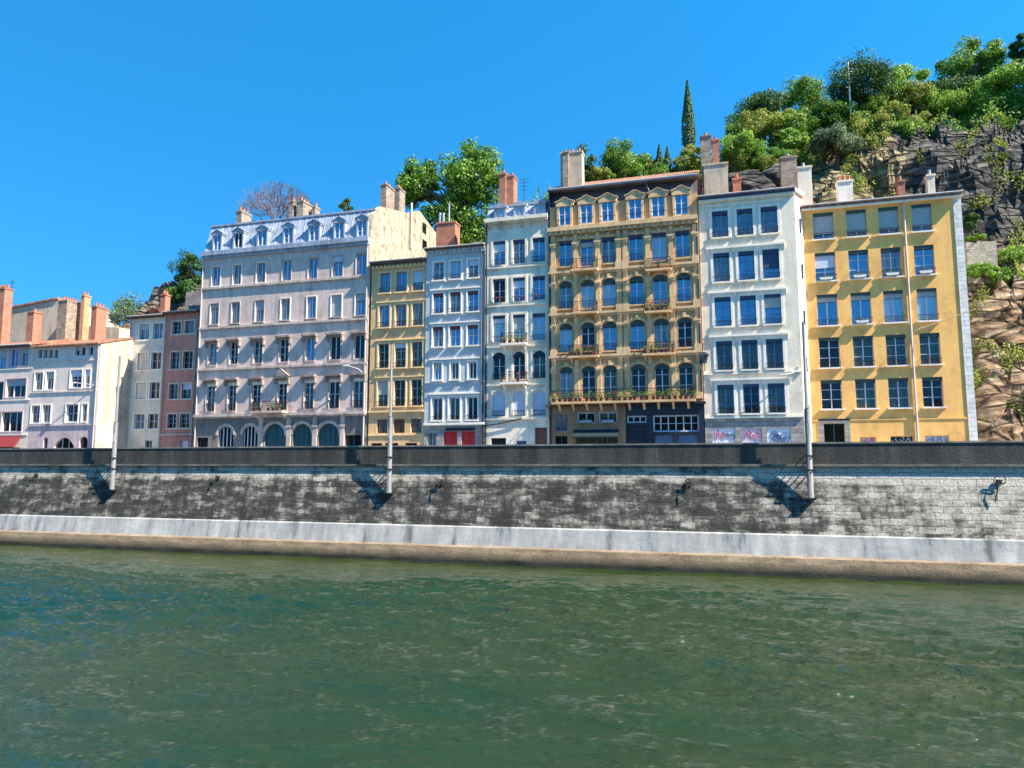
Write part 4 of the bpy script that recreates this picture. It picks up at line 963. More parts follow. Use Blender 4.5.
# ---------------------------------------------------------------- SAND OCHRE
h = House('apartment_building', 'narrow sand ochre house with three windows a floor, right of the mauve grey building', 61.8, 370.8, 425.6, 320)
C = h.cols([(379.8,390.2),(396,407),(412.8,424-.6)], 283)
z = lambda y: h.z(401, y)
for r_, (yb, yt) in enumerate([(291.9,271.7),(326.5,304.4),(367.5,342.8),(406,380),(432.9,419)]):
    for c, (a, b) in enumerate(C):
        k = dict(pane='g_blue', frame='greypaint', rail=.5 if r_ < 4 else None, surround='sandlt' if r_ < 4 else None, sw=.15, bars=1, sill='sandlt' if r_ < 4 else None)
        if r_ in (2, 3): k.update(pane='g_green' if c < 2 else 'g_dark', bars=2)
        if r_ == 4: k.update(pane='g_cur' if c != 1 else 'doorbrown', bars=1, frame='doorbrown')
        h.win(a, b, z(yb), z(yt), **k)
    if r_ in (1,2,3): h.band(z(yt)+.32, .12, .12, 'sandlt', C[0][0]-.3, C[2][1]+.2, 'window_hood')
for a, b in ((371,382),(385,398),(405,417)):
    x0, x1 = h.cols([(a,b)], 444)[0]; h.win(x0, x1, STREET+.3, h.z(395,443), pane='g_dark', frame='doorbrown', bars=0, mull=1, name='shop_window')
Zc = z(263.6)
h.wall(STREET-.3, Zc, 11, 'sand'); h.band(z(411.2), .16, .22, 'sandlt'); h.band(z(434.8), .12, .1, 'sandlt')
h.eave_roof(Zc+.3, over=.55, depth=8, rise=1.7, eave='darkwood', th=.2, xo=0); h.band(Zc-.02, .2, .34, 'darkwood', name='cornice', dentil=.42, dmat='sandlt')

# ---------------------------------------------------------------- BIG MAUVE GREY, seven bays
h = House('apartment_building', 'wide mauve grey building with zinc mansard, seven dormers and arched ground floor openings', 61.8, 200.3, 368.3, 320)
C = h.cols([(212,220.3),(233,241.2),(256.5,265.3),(282,291),(308,317),(332,342.4),(356,366)], 277)
z = lambda y: h.z(287, y)
for r_, (yb, yt) in enumerate([(280.4,260.3),(320,298.4),(361.6,339),(409.6,381)]):
    for c, (a, b) in enumerate(C):
        k = dict(pane='g_blue', bars=0, surround='trimwhite' if (r_ == 0 and c < 3) or (r_ == 1 and c > 2) else 'mauvelt', sw=.08, frame='woodpaint')
        q = 0.0
        if r_ == 1: k.update(sill='mauvelt', pane='g_blue' if c > 2 else 'g_cur'); 
        if r_ == 1 and c == 5: k.update(blind=.93)
        if r_ == 1 and c == 2: k.update(blind=.45, blindmat='greypaint')
        if r_ == 2: k.update(pane=['g_cur','g_dark','g_dark','g_green','g_blue','g_dark','g_dark'][c], bars=2 if c < 4 else 0, lintel=('hoodstone', .5, .2, .12))
        if r_ == 3: k.update(pane='g_green', bars=3 if c < 5 else 1, header='trimwhite', lintel=('hoodstone', .5, .2, .3), rail=.7)
        h.win(a-q, b+q, z(yb), z(yt), **k)
zi = [z(282.6), z(323.6), z(366.3)]
for zb in zi: h.band(zb, .22, .2, 'mauvelt', under=.1)
zbase = z(414.3); h.band(zbase, .25, .4, 'mauvelt', under=.15)
# centre pediment and balcony
a, b = C[3]; zt_ = z(381)+.48
h.p(MB().prism([(a-.4,zt_),(b+.4,zt_),((a+b)/2,zt_+.75)], h.D-.52, h.D+.01), 'pediment', 'hoodstone')
x0, x1 = h.cols([(257,288)], 410)[0]; h.balcony(x0, x1, z(412.3)+.1, pr=1.1, plants=5, slab='mauvelt')
for (xa, xb, yt) in [(218.4,233.4,426.5),(243,257.2,426),(264.4,285,424),(292.5,311.3,424),(318,339,423.5)]:
    x0, x1 = h.cols([(xa,xb)], 436)[0]; zt_ = h.z((xa+xb)/2, yt); door = xa == 264.4; r_ = (x1-x0)/2
    h.win(x0, x1, STREET+(0 if door else .7), zt_, rise=r_*.98, pane='teal' if xa > 260 else 'g_dark', frame='teal' if xa > 260 else 'woodpaint', mull=1 if door else 3, bars=1 if xa > 260 else 0, name='door' if door else 'arched_window')
    g = MB(); n = 12; cx = (x0+x1)/2; zc_ = zt_-r_*.98
    for k in range(n):
        a0, a1 = math.pi*k/n, math.pi*(k+1)/n; ri, ro = r_+.02, r_+.3
        pt = lambda rr, an, yy: (cx+rr*math.cos(an), yy, zc_+rr*math.sin(an)*.98)
        g.hexa([pt(ri,a1,h.D-.1),pt(ri,a0,h.D-.1),pt(ri,a0,h.D+.01),pt(ri,a1,h.D+.01),pt(ro,a1,h.D-.1),pt(ro,a0,h.D-.1),pt(ro,a0,h.D+.01),pt(ro,a1,h.D+.01)])
    h.p(g, 'arch_moulding', 'mauvelt')
x0, x1 = h.cols([(345,361)], 440)[0]; h.win(x0, x1, STREET+.5, h.z(352,435), pane='g_dark', frame='teal', bars=1, mull=1, name='shop_window')
x0, x1 = h.cols([(197,208)], 440)[0]; h.win(x0, x1, STREET+.8, h.z(202,437.5), pane='g_dark', frame='iron', bars=2, mull=3, name='grille_window')
for q in (261, 289, 315, 342.5):
    X_ = P(q, 435, h.D)[0]; h.p(MB().box(X_-.22, X_+.22, h.D-.14, h.D+.01, STREET-.2, zbase-.3).box(X_-.3, X_+.3, h.D-.2, h.D+.012, zbase-1.3, zbase-1.1), 'pilaster', 'mauvelt')
zc1, zc0 = z(245.5), z(250.5)
DEP = 16.5
h.wall(zbase, zc1, DEP, 'mauve'); h.wall(STREET-.3, zbase, DEP, 'greystone', name='ground_floor_wall')
h.band((zc0+zc1)/2+.05, .42, .5, 'zinc', name='cornice', under=.3)
zt = h.z(287, 218.8, dy=1.0)
h.mansard(zc1+.1, zt, back=1.0, mat='zinc', ribs=.75)
for c, (xa, xb) in enumerate([(213.8,220.8),(234.3,242),(257.8,266),(284,292.2),(309.3,318),(334.6,343),(357.2,366)]):
    a, b = P(xa, 235, h.D)[0], P(xb, 235, h.D)[0]
    h.dormer(a, b, z(243), z(228), yf=.02, deep=1.4, w=.16, pane='g_dark' if c == 1 else 'g_blue', roofh=.55, bars=0 if c < 3 else 2, mat='zinc')
h.chimney(236, 241.5, 210.5, 228, 3.5, 1.7, 'stonebrick', 3); h.chimney(289, 293, 200.5, 222, 3.5, 1.0, 'stonebrick', 1); h.chimney(296.5, 303, 200.5, 222, 3.5, 1.8, 'stonebrick', 3); h.chimney(312, 315, 206, 222, 4.5, .9, 'stonebrick', 1)
# gable wall rising at the right end
X_ = h.X1; 
def gz(x, y): # on the plane X = X_
    d = RT*((x-512)/F_PX)+UP*((384-y)/F_PX)+FW; k = X_/d.x; return d.y*k, EYE+d.z*k
pts = [gz(372.6,214), gz(380,206.5), gz(407,213), gz(419,210.6), gz(443.3,243)]
pts = [(max(h.D+.3, p[0]), p[1]) for p in pts]
pts = [(h.D+.05, zc1)]+pts+[(pts[-1][0], STREET)]+[(h.D+.05, STREET)]
gb = h.p(MB().prismx(pts, X_-.35, X_+.04), 'gable_wall', 'roughgable')
for xa, ya, xb, yb in ((422,225,426,232),(422,242,426.5,248)):
    (y0, z0), (y1, z1) = gz(xa, yb), gz(xb, ya); h.p(MB().box(X_+.045, X_+.06, y0, y1, min(z0,z1), max(z0,z1)), 'gable_window', 'g_dark', gb)
(y0, z0), (y1, z1) = gz(410,203), gz(409,248); h.p(MB().tube([(X_+.2,y0,z0),(X_+.2,y0,z1)], .12), 'flue_pipe', 'pipelt', gb)
for xa, xb, ya, yb in ((386,394.5,184,212),(399.5,405,188,213)):
    (y0, z1), (y1, _), (_, z0) = gz(xa, ya), gz(xb, ya), gz(xa, yb)
    c_ = h.p(MB().box(X_-.6, X_+.03, y0, y1, z0-2.5, z1-.1).box(X_-.66, X_+.1, y0-.06, y1+.06, z1-.1, z1+.06), 'chimney', 'stonebrick')
    for k in range(2): h.p(MB().tube([(X_-.3,y0+(y1-y0)*(.3+.4*k),z1+.06),(X_-.3,y0+(y1-y0)*(.3+.4*k),z1+.5)], [.14,.11]), 'chimney_pot', 'pot', c_)
h.pipe(h.X1-.2, STREET, zc0, 'pipe', .09); h.pipe(h.X0+.12, STREET, zc0, 'pipe', .08)
X_, Z_ = P(366.5, 376, h.D); wall_lamp(X_, h.D, Z_, 'street lamp on a curved arm at the right end of the mauve grey building', 1.7, .55)

# ---------------------------------------------------------------- RED
h = House('apartment_building', 'narrow brick red rendered house left of the mauve grey building', 66.2, 165.5, 199.4, 320)
C = h.cols([(172.6,181.2),(185,194.4)], 327); z = lambda y: h.z(178, y)
for r_, (yb, yt) in enumerate([(333.8,321.5),(368.8,351.8),(398.8,383.8),(428,413.8)]):
    for c, (a, b) in enumerate(C): h.win(a, b, z(yb), z(yt), pane=['g_dark','g_blue'][c] if r_ == 0 else 'g_green' if (r_+c) % 2 else 'g_dark', surround='beige', sw=.12, frame='greypaint', bars=2)
    h.band(z(yb)-.1, .1, .08, 'beige', C[0][0]-.3, C[1][1]+.3, 'sill_band')
x0, x1 = h.cols([(157.5,177.3)], 442)[0]; h.win(x0, x1, STREET+.2, h.z(167,438), pane='g_light', frame='greypaint', mull=2, bars=0, name='shop_window')
x0, x1 = h.cols([(180.5,188)], 442)[0]; h.win(x0, x1, STREET, h.z(184,440.5), pane='panelwhite', frame='panelwhite', mull=0, bars=0, name='door')
Zc = z(313.8); h.wall(STREET-.3, Zc, 11, 'red'); h.eave_roof(Zc+.25, over=.5, depth=7, rise=1.6, eave='darkwood', xo=.0, th=.2)
h.band(z(434.5), .2, .2, 'pinkbase', name='shop_cornice'); h.pipe(h.X1-.22, STREET, Zc, 'pipe', .08); h.pipe(h.X0+.1, STREET, Zc, 'pipelt', .06)
h.chimney(160, 165, 294, 318, 2.6, .8, 'brick', 2)
h.p(MB().box(h.X0+1, h.X1-.4, h.D+2.4, h.D+6, Zc, z(301)), 'roof_room', 'greystone')

# ---------------------------------------------------------------- BEIGE
h = House('apartment_building', 'narrow beige rendered house between the cream gable and the brick red house', 66.2, 131, 165.4, 320)
C = h.cols([(139.4,149.6),(153,163)], 332); z = lambda y: h.z(146, y)
for r_, (yb, yt) in enumerate([(339.5,323.8),(369.5,352.8),(398.8,382.5),(428.8,413.8)]):
    for c, (a, b) in enumerate(C): h.win(a, b, z(yb), z(yt), pane='g_cur' if r_ == 0 else 'g_dark' if c else 'g_cur', blind=(.95 if c == 0 and r_ in (1,2) else 0), blindmat='beige', surround='trimwhite', sw=.13, frame='woodpaint', bars=1)
    h.band(z(yb)-.12, .1, .08, 'trimwhite', C[0][0]-.4, C[1][1]+.2, 'sill_band')
x0, x1 = h.cols([(121,142)], 442)[0]; h.win(x0, x1, STREET+.5, h.z(131,437), pane='g_cur', frame='sandlt', mull=3, bars=0, name='shop_window')
x0, x1 = h.cols([(145,152)], 442)[0]; h.win(x0, x1, STREET, h.z(148,440.5), pane='g_dark', frame='greypaint', name='door')
Zc = z(318); h.wall(STREET-.3, Zc, 11, 'beige'); h.eave_roof(Zc+.25, over=.5, depth=7, rise=1.4, eave='darkwood', xo=.0, th=.2)
h.chimney(149, 153.5, 309, 320, 3.0, .8, 'brick', 1)
h.pipe(h.X0+.15, STREET, Zc, 'pipe', .07)

# ---------------------------------------------------------------- PINK WHITE
h = House('apartment_building', 'low pinkish white house with mullioned windows, arched ground floor and bare cream side wall', 61.8, 36.5, 102.5, 320)
z = lambda y: h.z(65, y)
def W(xa, xb, yt, yb, **k):
    x0, x1 = h.cols([(xa,xb)], (yt+yb)/2)[0]; xm = (xa+xb)/2; return h.win(x0, x1, h.z(xm,yb), h.z(xm,yt), **k)
for q in range(4): W(37.8+q*5.3, 42.1+q*5.3, 349.8, 358, pane='g_cur', bars=0, mull=0, frame='greypaint')
for q in range(2): W(75+q*5.6, 79.6+q*5.6, 347, 355.5, pane='g_dark', bars=0, mull=0)
W(88.7, 93, 346.5, 355, pane='g_dark', bars=0, mull=0)
for xa, xb, yt, yb in [(34.8,42.8,372.5,390),(46,54,371.8,389.5),(70.5,82,370,387.7),(85.2,90.3,369.5,387),(31.2,39.8,405.5,423),(42.3,50.6,405,422.6),(65.8,78,404.3,422),(82,87.2,404,421.6)]:
    W(xa, xb, yt, yb, pane='g_dark' if xb-xa > 6 else 'g_green', surround='trimwhite', sw=.12, bars=1, fr=.11, frame='woodpaint', mull=1 if xb-xa > 6 else 0)
for xa, xb, yt in [(25.3,37.8,439),(43.2,47.6,437.5),(54.5,74,437.6),(79.2,87.5,436.5)]:
    x0, x1 = h.cols([(xa,xb)], 443)[0]; h.win(x0, x1, STREET+(.0 if xa > 50 else .4), h.z((xa+xb)/2, yt), rise=min((x1-x0)/2*.98, .9), pane='g_dark', frame='greypaint', mull=2 if xb-xa > 10 else 0, bars=1, name='arched_opening')
Zc = z(346); zbs = z(426)
h.wall(zbs, Zc, 4.7, 'pinkwhite'); h.wall(STREET-.3, zbs, 4.7, 'pinkbase', name='ground_floor_wall')
h.band(z(391.7), .12, .1, 'pinkwhite'); h.band(z(425), .14, .12, 'pinkbase'); h.band(z(361.3), .1, .08, 'pinkwhite')
rf = h.p(MB().prismx([(h.D-.5,Zc+.1),(h.D+4.7,Zc+1.55),(h.D+12,Zc+1.55),(h.D+12,Zc+1.4),(h.D+4.7,Zc+1.4),(h.D-.5,Zc-.05)], h.X0-.05, h.X1+.15), 'roof', 'tile')
X_ = h.X1; sd = h.p(MB().prismx([(h.D+.02,STREET),(h.D+12,STREET),(h.D+12,Zc+1.38),(h.D+4.7,Zc+1.38),(h.D+.02,Zc+.02)], X_-.3, X_+.05), 'side_wall', 'creamside')
h.pipe(h.X1-.15, STREET, Zc, 'pipe', .07)
X_, Z_ = P(96, 386, h.D); wall_lamp(X_, h.D, Z_, 'street lamp on a straight arm at the right corner of the pinkish white house', 2.0, .15)
x0, z0 = P(31, 392.5, h.D); x1, z1 = P(84, 385, h.D)

# ---------------------------------------------------------------- FAR LEFT
h = House('apartment_building', 'pale house with red shop awning cut by the left edge of the photo', 61.8, -70, 36.3, 320)
for xa, xb, yt, yb in [(-20,-13,352,370),(-8,6,350.5,368),(9.5,18.5,349,366.5),(20.5,28.3,347.8,365),(-26,-14,384,402),(-10,3.5,382,400),(6,26,379,397),(-30,-12,415,433),(1.5,22,412,431.5)]:
    W(xa, xb, yt, yb, pane='g_dark' if yt > 370 else 'g_blue', surround='pinkbase', sw=.12, bars=0, mull=2 if xb-xa > 15 else 1)
x0, x1 = h.cols([(-60,20)], 445)[0]; h.win(x0, x1, STREET+.2, h.z(5,447.5), pane='g_dark', frame='doorbrown', mull=6, bars=0, name='shop_window')
h.p(MB().prismx([(h.D-.9,h.z(5,448)),(h.D,h.z(5,437)),(h.D-.03,h.z(5,436)),(h.D-.95,h.z(5,447))], x0-.1, x1+.1), 'awning', 'redawning')
Zc = h.z(5, 347.5); h.wall(STREET-.3, Zc, 11, 'pinkwhite'); h.eave_roof(Zc+.2, over=.5, depth=5, rise=1.3, eave='darkwood', xo=.02, th=.2)
for yb in (368.5, 399.5, 434): h.band(h.z(5,yb)-.1, .1, .08, 'trimwhite')

# ---------------------------------------------------------------- HOUSE BEHIND ON THE LEFT, cream gable with many chimneys
h = House('apartment_building', 'cream gabled house behind the low left houses, crowded with brick chimneys', 72, 6, 80, 320)
Xg = [P(q, 320, h.D)[0] for q in (8, 57, 82)]
ZR = [P(8, 309, h.D)[1], P(57, 299.5, h.D)[1], P(82, 303, h.D)[1]]
h.p(MB().prism([(Xg[0]-12,STREET),(Xg[2]+6,STREET),(Xg[2]+6,ZR[2]-3.5),(Xg[2],ZR[2]-3.0),(Xg[1],ZR[1]),(Xg[0],ZR[0]-.0),(Xg[0]-12,ZR[0]-2.5)], h.D, h.D+8), 'wall', 'creamside')
h.p(MB().prism([(Xg[0]-12,ZR[0]-2.48),(Xg[0],ZR[0]+.02),(Xg[1],ZR[1]+.02),(Xg[1],ZR[1]+.25),(Xg[0],ZR[0]+.25),(Xg[0]-12,ZR[0]-2.2)], h.D-.2, h.D+8.2), 'roof', 'tile')
h.chimney(57, 66, 300, 340, -2.5, 2.3, 'stonebrick', 6); h.chimney(80, 83.5, 295, 336, -1.2, .9, 'orange', 2); h.chimney(90.5, 96, 306, 338, -4.5, 1.5, 'brick', 3)
h.chimney(26.5, 33, 311.5, 341, -4.5, 1.2, 'brick', 1); h.chimney(-6, 3, 288, 341, -4.6, 1.1, 'brick', 4)
x0, z0 = P(12, 288, h.D-3); h.p(MB().tube([(x0,h.D-3,z0-1),(x0,h.D-3,z0+1.1)], .04).tube([(x0-.5,h.D-3,z0+.7),(x0+.4,h.D-3,z0+.7)], .03), 'aerial', 'iron')

# small terrace ruin and hillside walls
def masonry_block(name, xl, xr, yt, yb, D, dep, mat, lab, cat='wall', group=None):
    X0, Z1 = P(xl, yt, D); X1, Z0 = P(xr, yb, D); cx = (X0+X1)/2
    mb = MB(); n = 8; 
    for k in range(n):
        a, b = X0+(X1-X0)*k/n, X0+(X1-X0)*(k+1)/n; zt = Z1+.25*noise.noise(Vector((k*1.7, D, 1))); mb.box(a, b, D, D+dep, Z0-1.5, zt)
    return tag(mb.build(name, M[mat]), lab, cat, group)
masonry_block('retaining_wall', 966, 998, 243, 266, 72.3, 2.5, 'terrace', 'pale stone retaining wall on the rocky slope right of the yellow house')
masonry_block('retaining_wall', 186, 200, 292, 318, 74, 2, 'roughstone', 'grey ruined retaining wall on the slope behind the red house')
masonry_block('stone_parapet', 893, 912, 131, 142, 92, 1.5, 'roughstone', 'low grey stone block among the trees high on the right hillside')
# antenna mast on the hill
X_, Z_ = P(848, 62, 84); Z0_ = hill_z(X_, 84)
t = empty('antenna_mast', (X_, 84, Z0_), 'slender white mast rising out of the dark round tree on the hilltop', 'mast'); off = (X_, 84, Z0_)
MB().tube([(X_,84,Z0_-.5),(X_,84,Z_-5),(X_,84,Z_)], [.12,.10,.06]).build('pole', M['trimwhite'], t, off)
MB().tube([(X_-.35,84,Z_-1.2),(X_+.35,84,Z_-1.2)], .05).build('cross_arm', M['trimwhite'], t, off)

# ================================================================== TREES
def crown_mesh(rx, ry, rz, n_cl, n_leaf, size, seed, c=(0,0,0), cl_r=.38, flat=0.85):
    random.seed(seed); mb = MB(); cl = []
    c = Vector(c)
    for i in range(n_cl):
        d = Vector((random.gauss(0,1), random.gauss(0,1), random.gauss(0,1))).normalized()
        if d.z < -flat: d.z = -flat*random.random()
        q = .35+.5*random.random()**.6; cl.append((c+Vector((d.x*rx*q, d.y*ry*q, d.z*rz*q)), (min(rx,rz)*cl_r)*(.6+.8*random.random())))
    per = n_leaf//n_cl
    for (p, r) in cl:
        for k in range(per):
            d = Vector((random.gauss(0,1), random.gauss(0,1), random.gauss(0,1))).normalized(); q = .55+.5*random.random()
            if random.random() < .12: q *= 1.25
            add_leaf(mb, p+Vector((d.x, d.y, d.z*.8))*r*q, size*(.6+.8*random.random()), d)
    return mb, cl
def make_tree(name, lab, cat, cx, cy, w_, h_, Y, leaf, seed, n_leaf=3600, size=None, group=None, ncl=26, trunk=True, shape=1.0):
    X, Z = P(cx, cy, Y); Xl = P(cx-w_/2, cy, Y)[0]; Xr = P(cx+w_/2, cy, Y)[0]; Zt = P(cx, cy-h_/2, Y)[1]; Zb = P(cx, cy+h_/2, Y)[1]
    rx, rz = (Xr-Xl)/2, (Zt-Zb)/2; ry = rx*.9; zg = min(hill_z(X, Y), Zb+.3) if trunk else hill_z(X, Y)
    base = (X, Y, zg); t = empty(name, base, lab, cat, group)
    size = size or .30; n_leaf = int(n_leaf*2.4); size *= .78
    mb, cl = crown_mesh(rx*shape, ry*shape, rz*shape, ncl, n_leaf, size, seed, (X, Y, Z))
    cr = mb.build('crown', LEAF[leaf], t, base)
    g = MB(); tr = max(.12, rx*.07); random.seed(seed+1)
    g.tube([(X,Y,zg-.6),(X+.1,Y,zg+(Z-zg)*.5),(X,Y,Z+rz*.3)], [tr*1.3,tr,tr*.4], 8)
    for p, r in cl[:10]:
        s_ = Vector((X,Y,zg+(Z-zg)*(.4+.5*random.random()))); m_ = s_.lerp(p, .5)+Vector((0,0,.2*rz)); g.tube([s_, m_, p], [tr*.5,tr*.3,tr*.1], 6, False)
    g.build('trunk', bark, t, base)
    return t
GT = 'trees and shrubs on the right hilltop'
def leafy(lab, cx, cy, w_, h_, Y, leaf, seed, cat='tree', n=3600, group=GT, size=.3, name=None, ncl=26): 
    make_tree(name or ('tree' if cat == 'tree' else 'shrub'), lab, cat, cx, cy, w_, h_, Y, leaf, seed, n, size, group, ncl)
# big tree behind the middle roofs: two lobes
# dense bushes filling the slope between the named trees: three built, the rest copied
protos = []
fr = random.Random(12)
for i, lf in enumerate(['bright','mid','olive']):
    make_tree('shrub', 'rounded bush in the dense sunlit greenery of the hilltop', 'shrub', 800+i*60, 128, 44, 34, 84.5, lf, 100+i, 2200, .28, 'bushes filling the hilltop')
    protos.append([o for o in col.objects if o.name.startswith('shrub') and o.type == 'EMPTY'][-1])
protos = [o for o in col.objects if o.get('group') == 'bushes filling the hilltop']
def place_bush(src, cx, cy, Yb, sc, rz):
    X, Z = P(cx, cy, Yb); e = src.copy(); col.objects.link(e)
    ch = [c for c in src.children if c.name.startswith('crown')][0]
    lc = sum((Vector(v) for v in ch.bound_box), Vector())/8
    e.rotation_euler = (0, 0, rz); e.scale = (sc, sc, sc*.95); e.location = (X, Yb, Z-lc.z*sc*.95)
    for c in src.children: d = c.copy(); col.objects.link(d); d.parent = e
for i in range(34):
    cx = 738+i*8.8+fr.uniform(-6,6); top = 112 if cx < 820 else 104 if cx < 900 else 96
    cy = fr.uniform(top, 140 if cx < 900 else 128); place_bush(protos[i % 3], cx, cy, fr.uniform(83.5, 89), fr.uniform(.7,1.15), fr.uniform(0,6.28))
for i in range(9): place_bush(protos[(i*2) % 3], 733+i*8.5, 158+fr.uniform(-5,6), 79.5+fr.random(), fr.uniform(.5,.75), fr.uniform(0,6.28))
for i in range(7): place_bush(protos[i % 3], 590+i*17, 173+fr.uniform(-2,3), 83+fr.random()*3, fr.uniform(.5,.75), fr.uniform(0,6.28))
Y = 82; X, Z = P(450, 195, Y); zg = hill_z(X, Y)-1
t = empty('large_tree', (X, Y, zg), 'large round leafy tree with two crowns rising behind the blue grey house', 'tree'); off = (X, Y, zg)
allcl = []
for i, (cx, cy, w_, h_, n, sd) in enumerate([(473,184,66,84,13000,11),(418,186,46,58,7500,12),(448,226,70,50,6500,13),(482,228,50,50,2600,14)]):
    Xc, Zc_ = P(cx, cy, Y); rx = (P(cx+w_/2,cy,Y)[0]-P(cx-w_/2,cy,Y)[0])/2; rz = (P(cx,cy-h_/2,Y)[1]-P(cx,cy+h_/2,Y)[1])/2
    mb, cl = crown_mesh(rx, rx*.9, rz, 60, n, .36, sd, (Xc, Y, Zc_), cl_r=.30, flat=.7); mb.build('crown', LEAF['mid'], t, off); allcl += cl[:9]
g = MB(); random.seed(3)
g.tube([(X+1.2,Y,zg-2),(X+1.4,Y,zg+4),(X+1.6,Y,Z)], [.75,.55,.3], 10)
for p, r in allcl: s_ = Vector((X+1.4,Y,zg+3+random.random()*6)); g.tube([s_, s_.lerp(p,.5)+Vector((0,0,.8)), p], [.22,.14,.05], 6, False)
g.build('trunk', bark, t, off)
L_ = leafy
L_('dark rounded pine on the hilltop behind the white mast', 862, 92, 74, 72, 86, 'dark', 21, n=6500, name='pine_tree', ncl=40)
L_('light green airy tree right of the dark pine', 905, 92, 54, 66, 88, 'bright', 22, n=4500)
L_('dark green tree at the left end of the hilltop wood', 762, 108, 58, 46, 88, 'dark', 23, n=3800)
L_('mid green tree between the left dark tree and the white mast', 802, 102, 56, 54, 90, 'mid', 24, n=4000)
L_('yellowish shrub above the white house roof', 758, 130, 60, 40, 84, 'olive', 25, 'shrub')
L_('bright green bush lowest left above the brown chimneys', 740, 150, 48, 34, 80, 'bright', 26, 'shrub')
L_('bright green round bush behind the white house chimney', 791, 143, 36, 26, 81, 'bright', 27, 'shrub', 2400)
L_('round grey green bush overhanging the bare rock', 836, 144, 56, 36, 80, 'grey', 28, 'shrub', 4200)
L_('mid green bush below the foot of the white mast', 832, 116, 40, 40, 85, 'mid', 29, 'shrub', 2600)
L_('yellow green bush beside the low stone block', 880, 132, 40, 32, 84, 'olive', 30, 'shrub', 2600)
L_('pale leafy shrub right of the low stone block', 924, 118, 48, 44, 88, 'grey', 31, 'shrub', 3200)
L_('broad yellow tinged tree on the skyline at upper right', 968, 62, 74, 46, 92, 'mid', 32, n=5000)
L_('bright green tree at the right edge of the hilltop', 1002, 96, 80, 56, 86, 'bright', 33, n=5200)
L_('dark green tree below the skyline tree at upper right', 955, 100, 56, 50, 88, 'dark', 34, n=3600)
L_('dark shrub hanging over the cliff top at right', 988, 128, 70, 30, 85, 'dark', 35, 'shrub', 3200)
L_('dark conifer on the skyline in the upper right corner', 1022, 52, 26, 40, 90, 'dark', 36, n=2400)
L_('mid green tree beyond the right edge of the hilltop', 1052, 84, 60, 80, 88, 'mid', 37, n=3600)
L_('small dark bush between the light airy tree and the pale shrub', 936, 92, 30, 40, 90, 'dark', 38, 'shrub', 2000)
L_('grey green bush at the cliff edge above the yellow house', 906, 134, 34, 26, 83, 'mid', 39, 'shrub', 1800)
L_('dark ivy clump on the shaded cliff right of the yellow house', 971, 222, 16, 22, 74.5, 'dark', 40, 'shrub', 900, None)
GB = 'trees behind the ornate ochre house'
L_('bushy mid green tree behind the middle of the ochre house roof', 627, 160, 52, 40, 84, 'mid', 51, n=4200, group=GB)
L_('slim dark green tree right of the pale double chimney', 583, 163, 24, 38, 82, 'dark', 52, n=1800, group=GB)
L_('low yellowish bush on the ochre house roof line', 601, 174, 30, 16, 82, 'olive', 53, 'shrub', 1300, GB)
L_('yellow green bush left of the brick stack on the ochre house', 692, 161, 46, 30, 83, 'olive', 54, 'shrub', 2800, GB)
L_('dry brownish bush right of the bushy tree', 654, 168, 22, 20, 84, 'olive', 55, 'shrub', 1000, GB)
def cypress(lab, cx, yt, yb, w_, Y, seed, n):
    X, Zt = P(cx, yt, Y); Zb = P(cx, yb, Y)[1]; zg = min(hill_z(X, Y), Zb); rx = (P(cx+w_/2,yb,Y)[0]-P(cx-w_/2,yb,Y)[0])/2
    t = empty('cypress', (X, Y, zg), lab, 'tree', 'cypresses behind the ochre house'); off = (X, Y, zg); random.seed(seed); mb = MB()
    for k in range(n):
        u = random.random(); r = rx*min(1, (1-u)*1.6+.06)*(.8+.3*random.random())*(1 if u > .1 else .7); a = random.random()*6.28; d = Vector((math.cos(a), math.sin(a), .5))
        add_leaf(mb, Vector((X+math.cos(a)*r, Y+math.sin(a)*r, Zb+(Zt-Zb)*u)), .26, d*1.5)
    mb.build('crown', LEAF['dark'], t, off); MB().tube([(X,Y,zg-.5),(X,Y,Zb+(Zt-Zb)*.8)], [rx*.35,.05], 8).build('trunk', bark, t, off)
cypress('tall thin dark cypress against the sky left of the brick stack', 687, 80, 152, 13, 84, 61, 3000)
cypress('small dark cypress, left one of the short pair', 659, 145, 172, 8, 83, 62, 700)
cypress('small dark cypress, right one of the short pair', 667, 147, 172, 8, 83, 63, 700)
# left side
GL = 'trees at the left end of the row'
L_('feathery light green tree behind the narrow beige house', 126, 313, 32, 42, 80, 'grey', 71, n=1500, group=GL, size=.32, ncl=22)
L_('low pale bush behind the beige house roof', 147, 322, 30, 18, 80, 'grey', 72, 'shrub', 900, GL)
L_('dark green tree on the slope left of the mauve grey mansard', 191, 270, 30, 46, 80, 'dark', 73, n=3000, group=GL)
L_('dark ivy covered bush under the tree left of the mansard', 190, 294, 34, 26, 78, 'dark', 76, 'shrub', 2200, GL)
L_('mid green bush behind the brick red house chimney', 177, 298, 24, 22, 79, 'mid', 74, 'shrub', 1400, GL)
# shrubs at the foot of the cliff, right
GR = 'shrubs on the rocks right of the yellow house'
for (cx, cy, w_, h_, Y, lf, lab) in [(982,272,40,20,72.0,'bright','bright green ground bush on the ledge above the brown rocks'),(1010,280,44,24,71.8,'mid','mid green bush on the ledge at the right photo edge'),
        (1012,256,44,20,73.4,'bright','bright green bush growing below the dark cliff'),(986,438,22,10,66.6,'bright','small bright bush on the parapet line beside the quoin'),(1009,438,20,9,66.6,'mid','small bush on the parapet line at right edge'),
        (977,238,30,7,72.8,'bright','green creeper along the top of the pale retaining wall')]:
    L_(lab, cx, cy, w_, h_, Y, lf, int(cx), 'shrub', 1100, GR, .26)
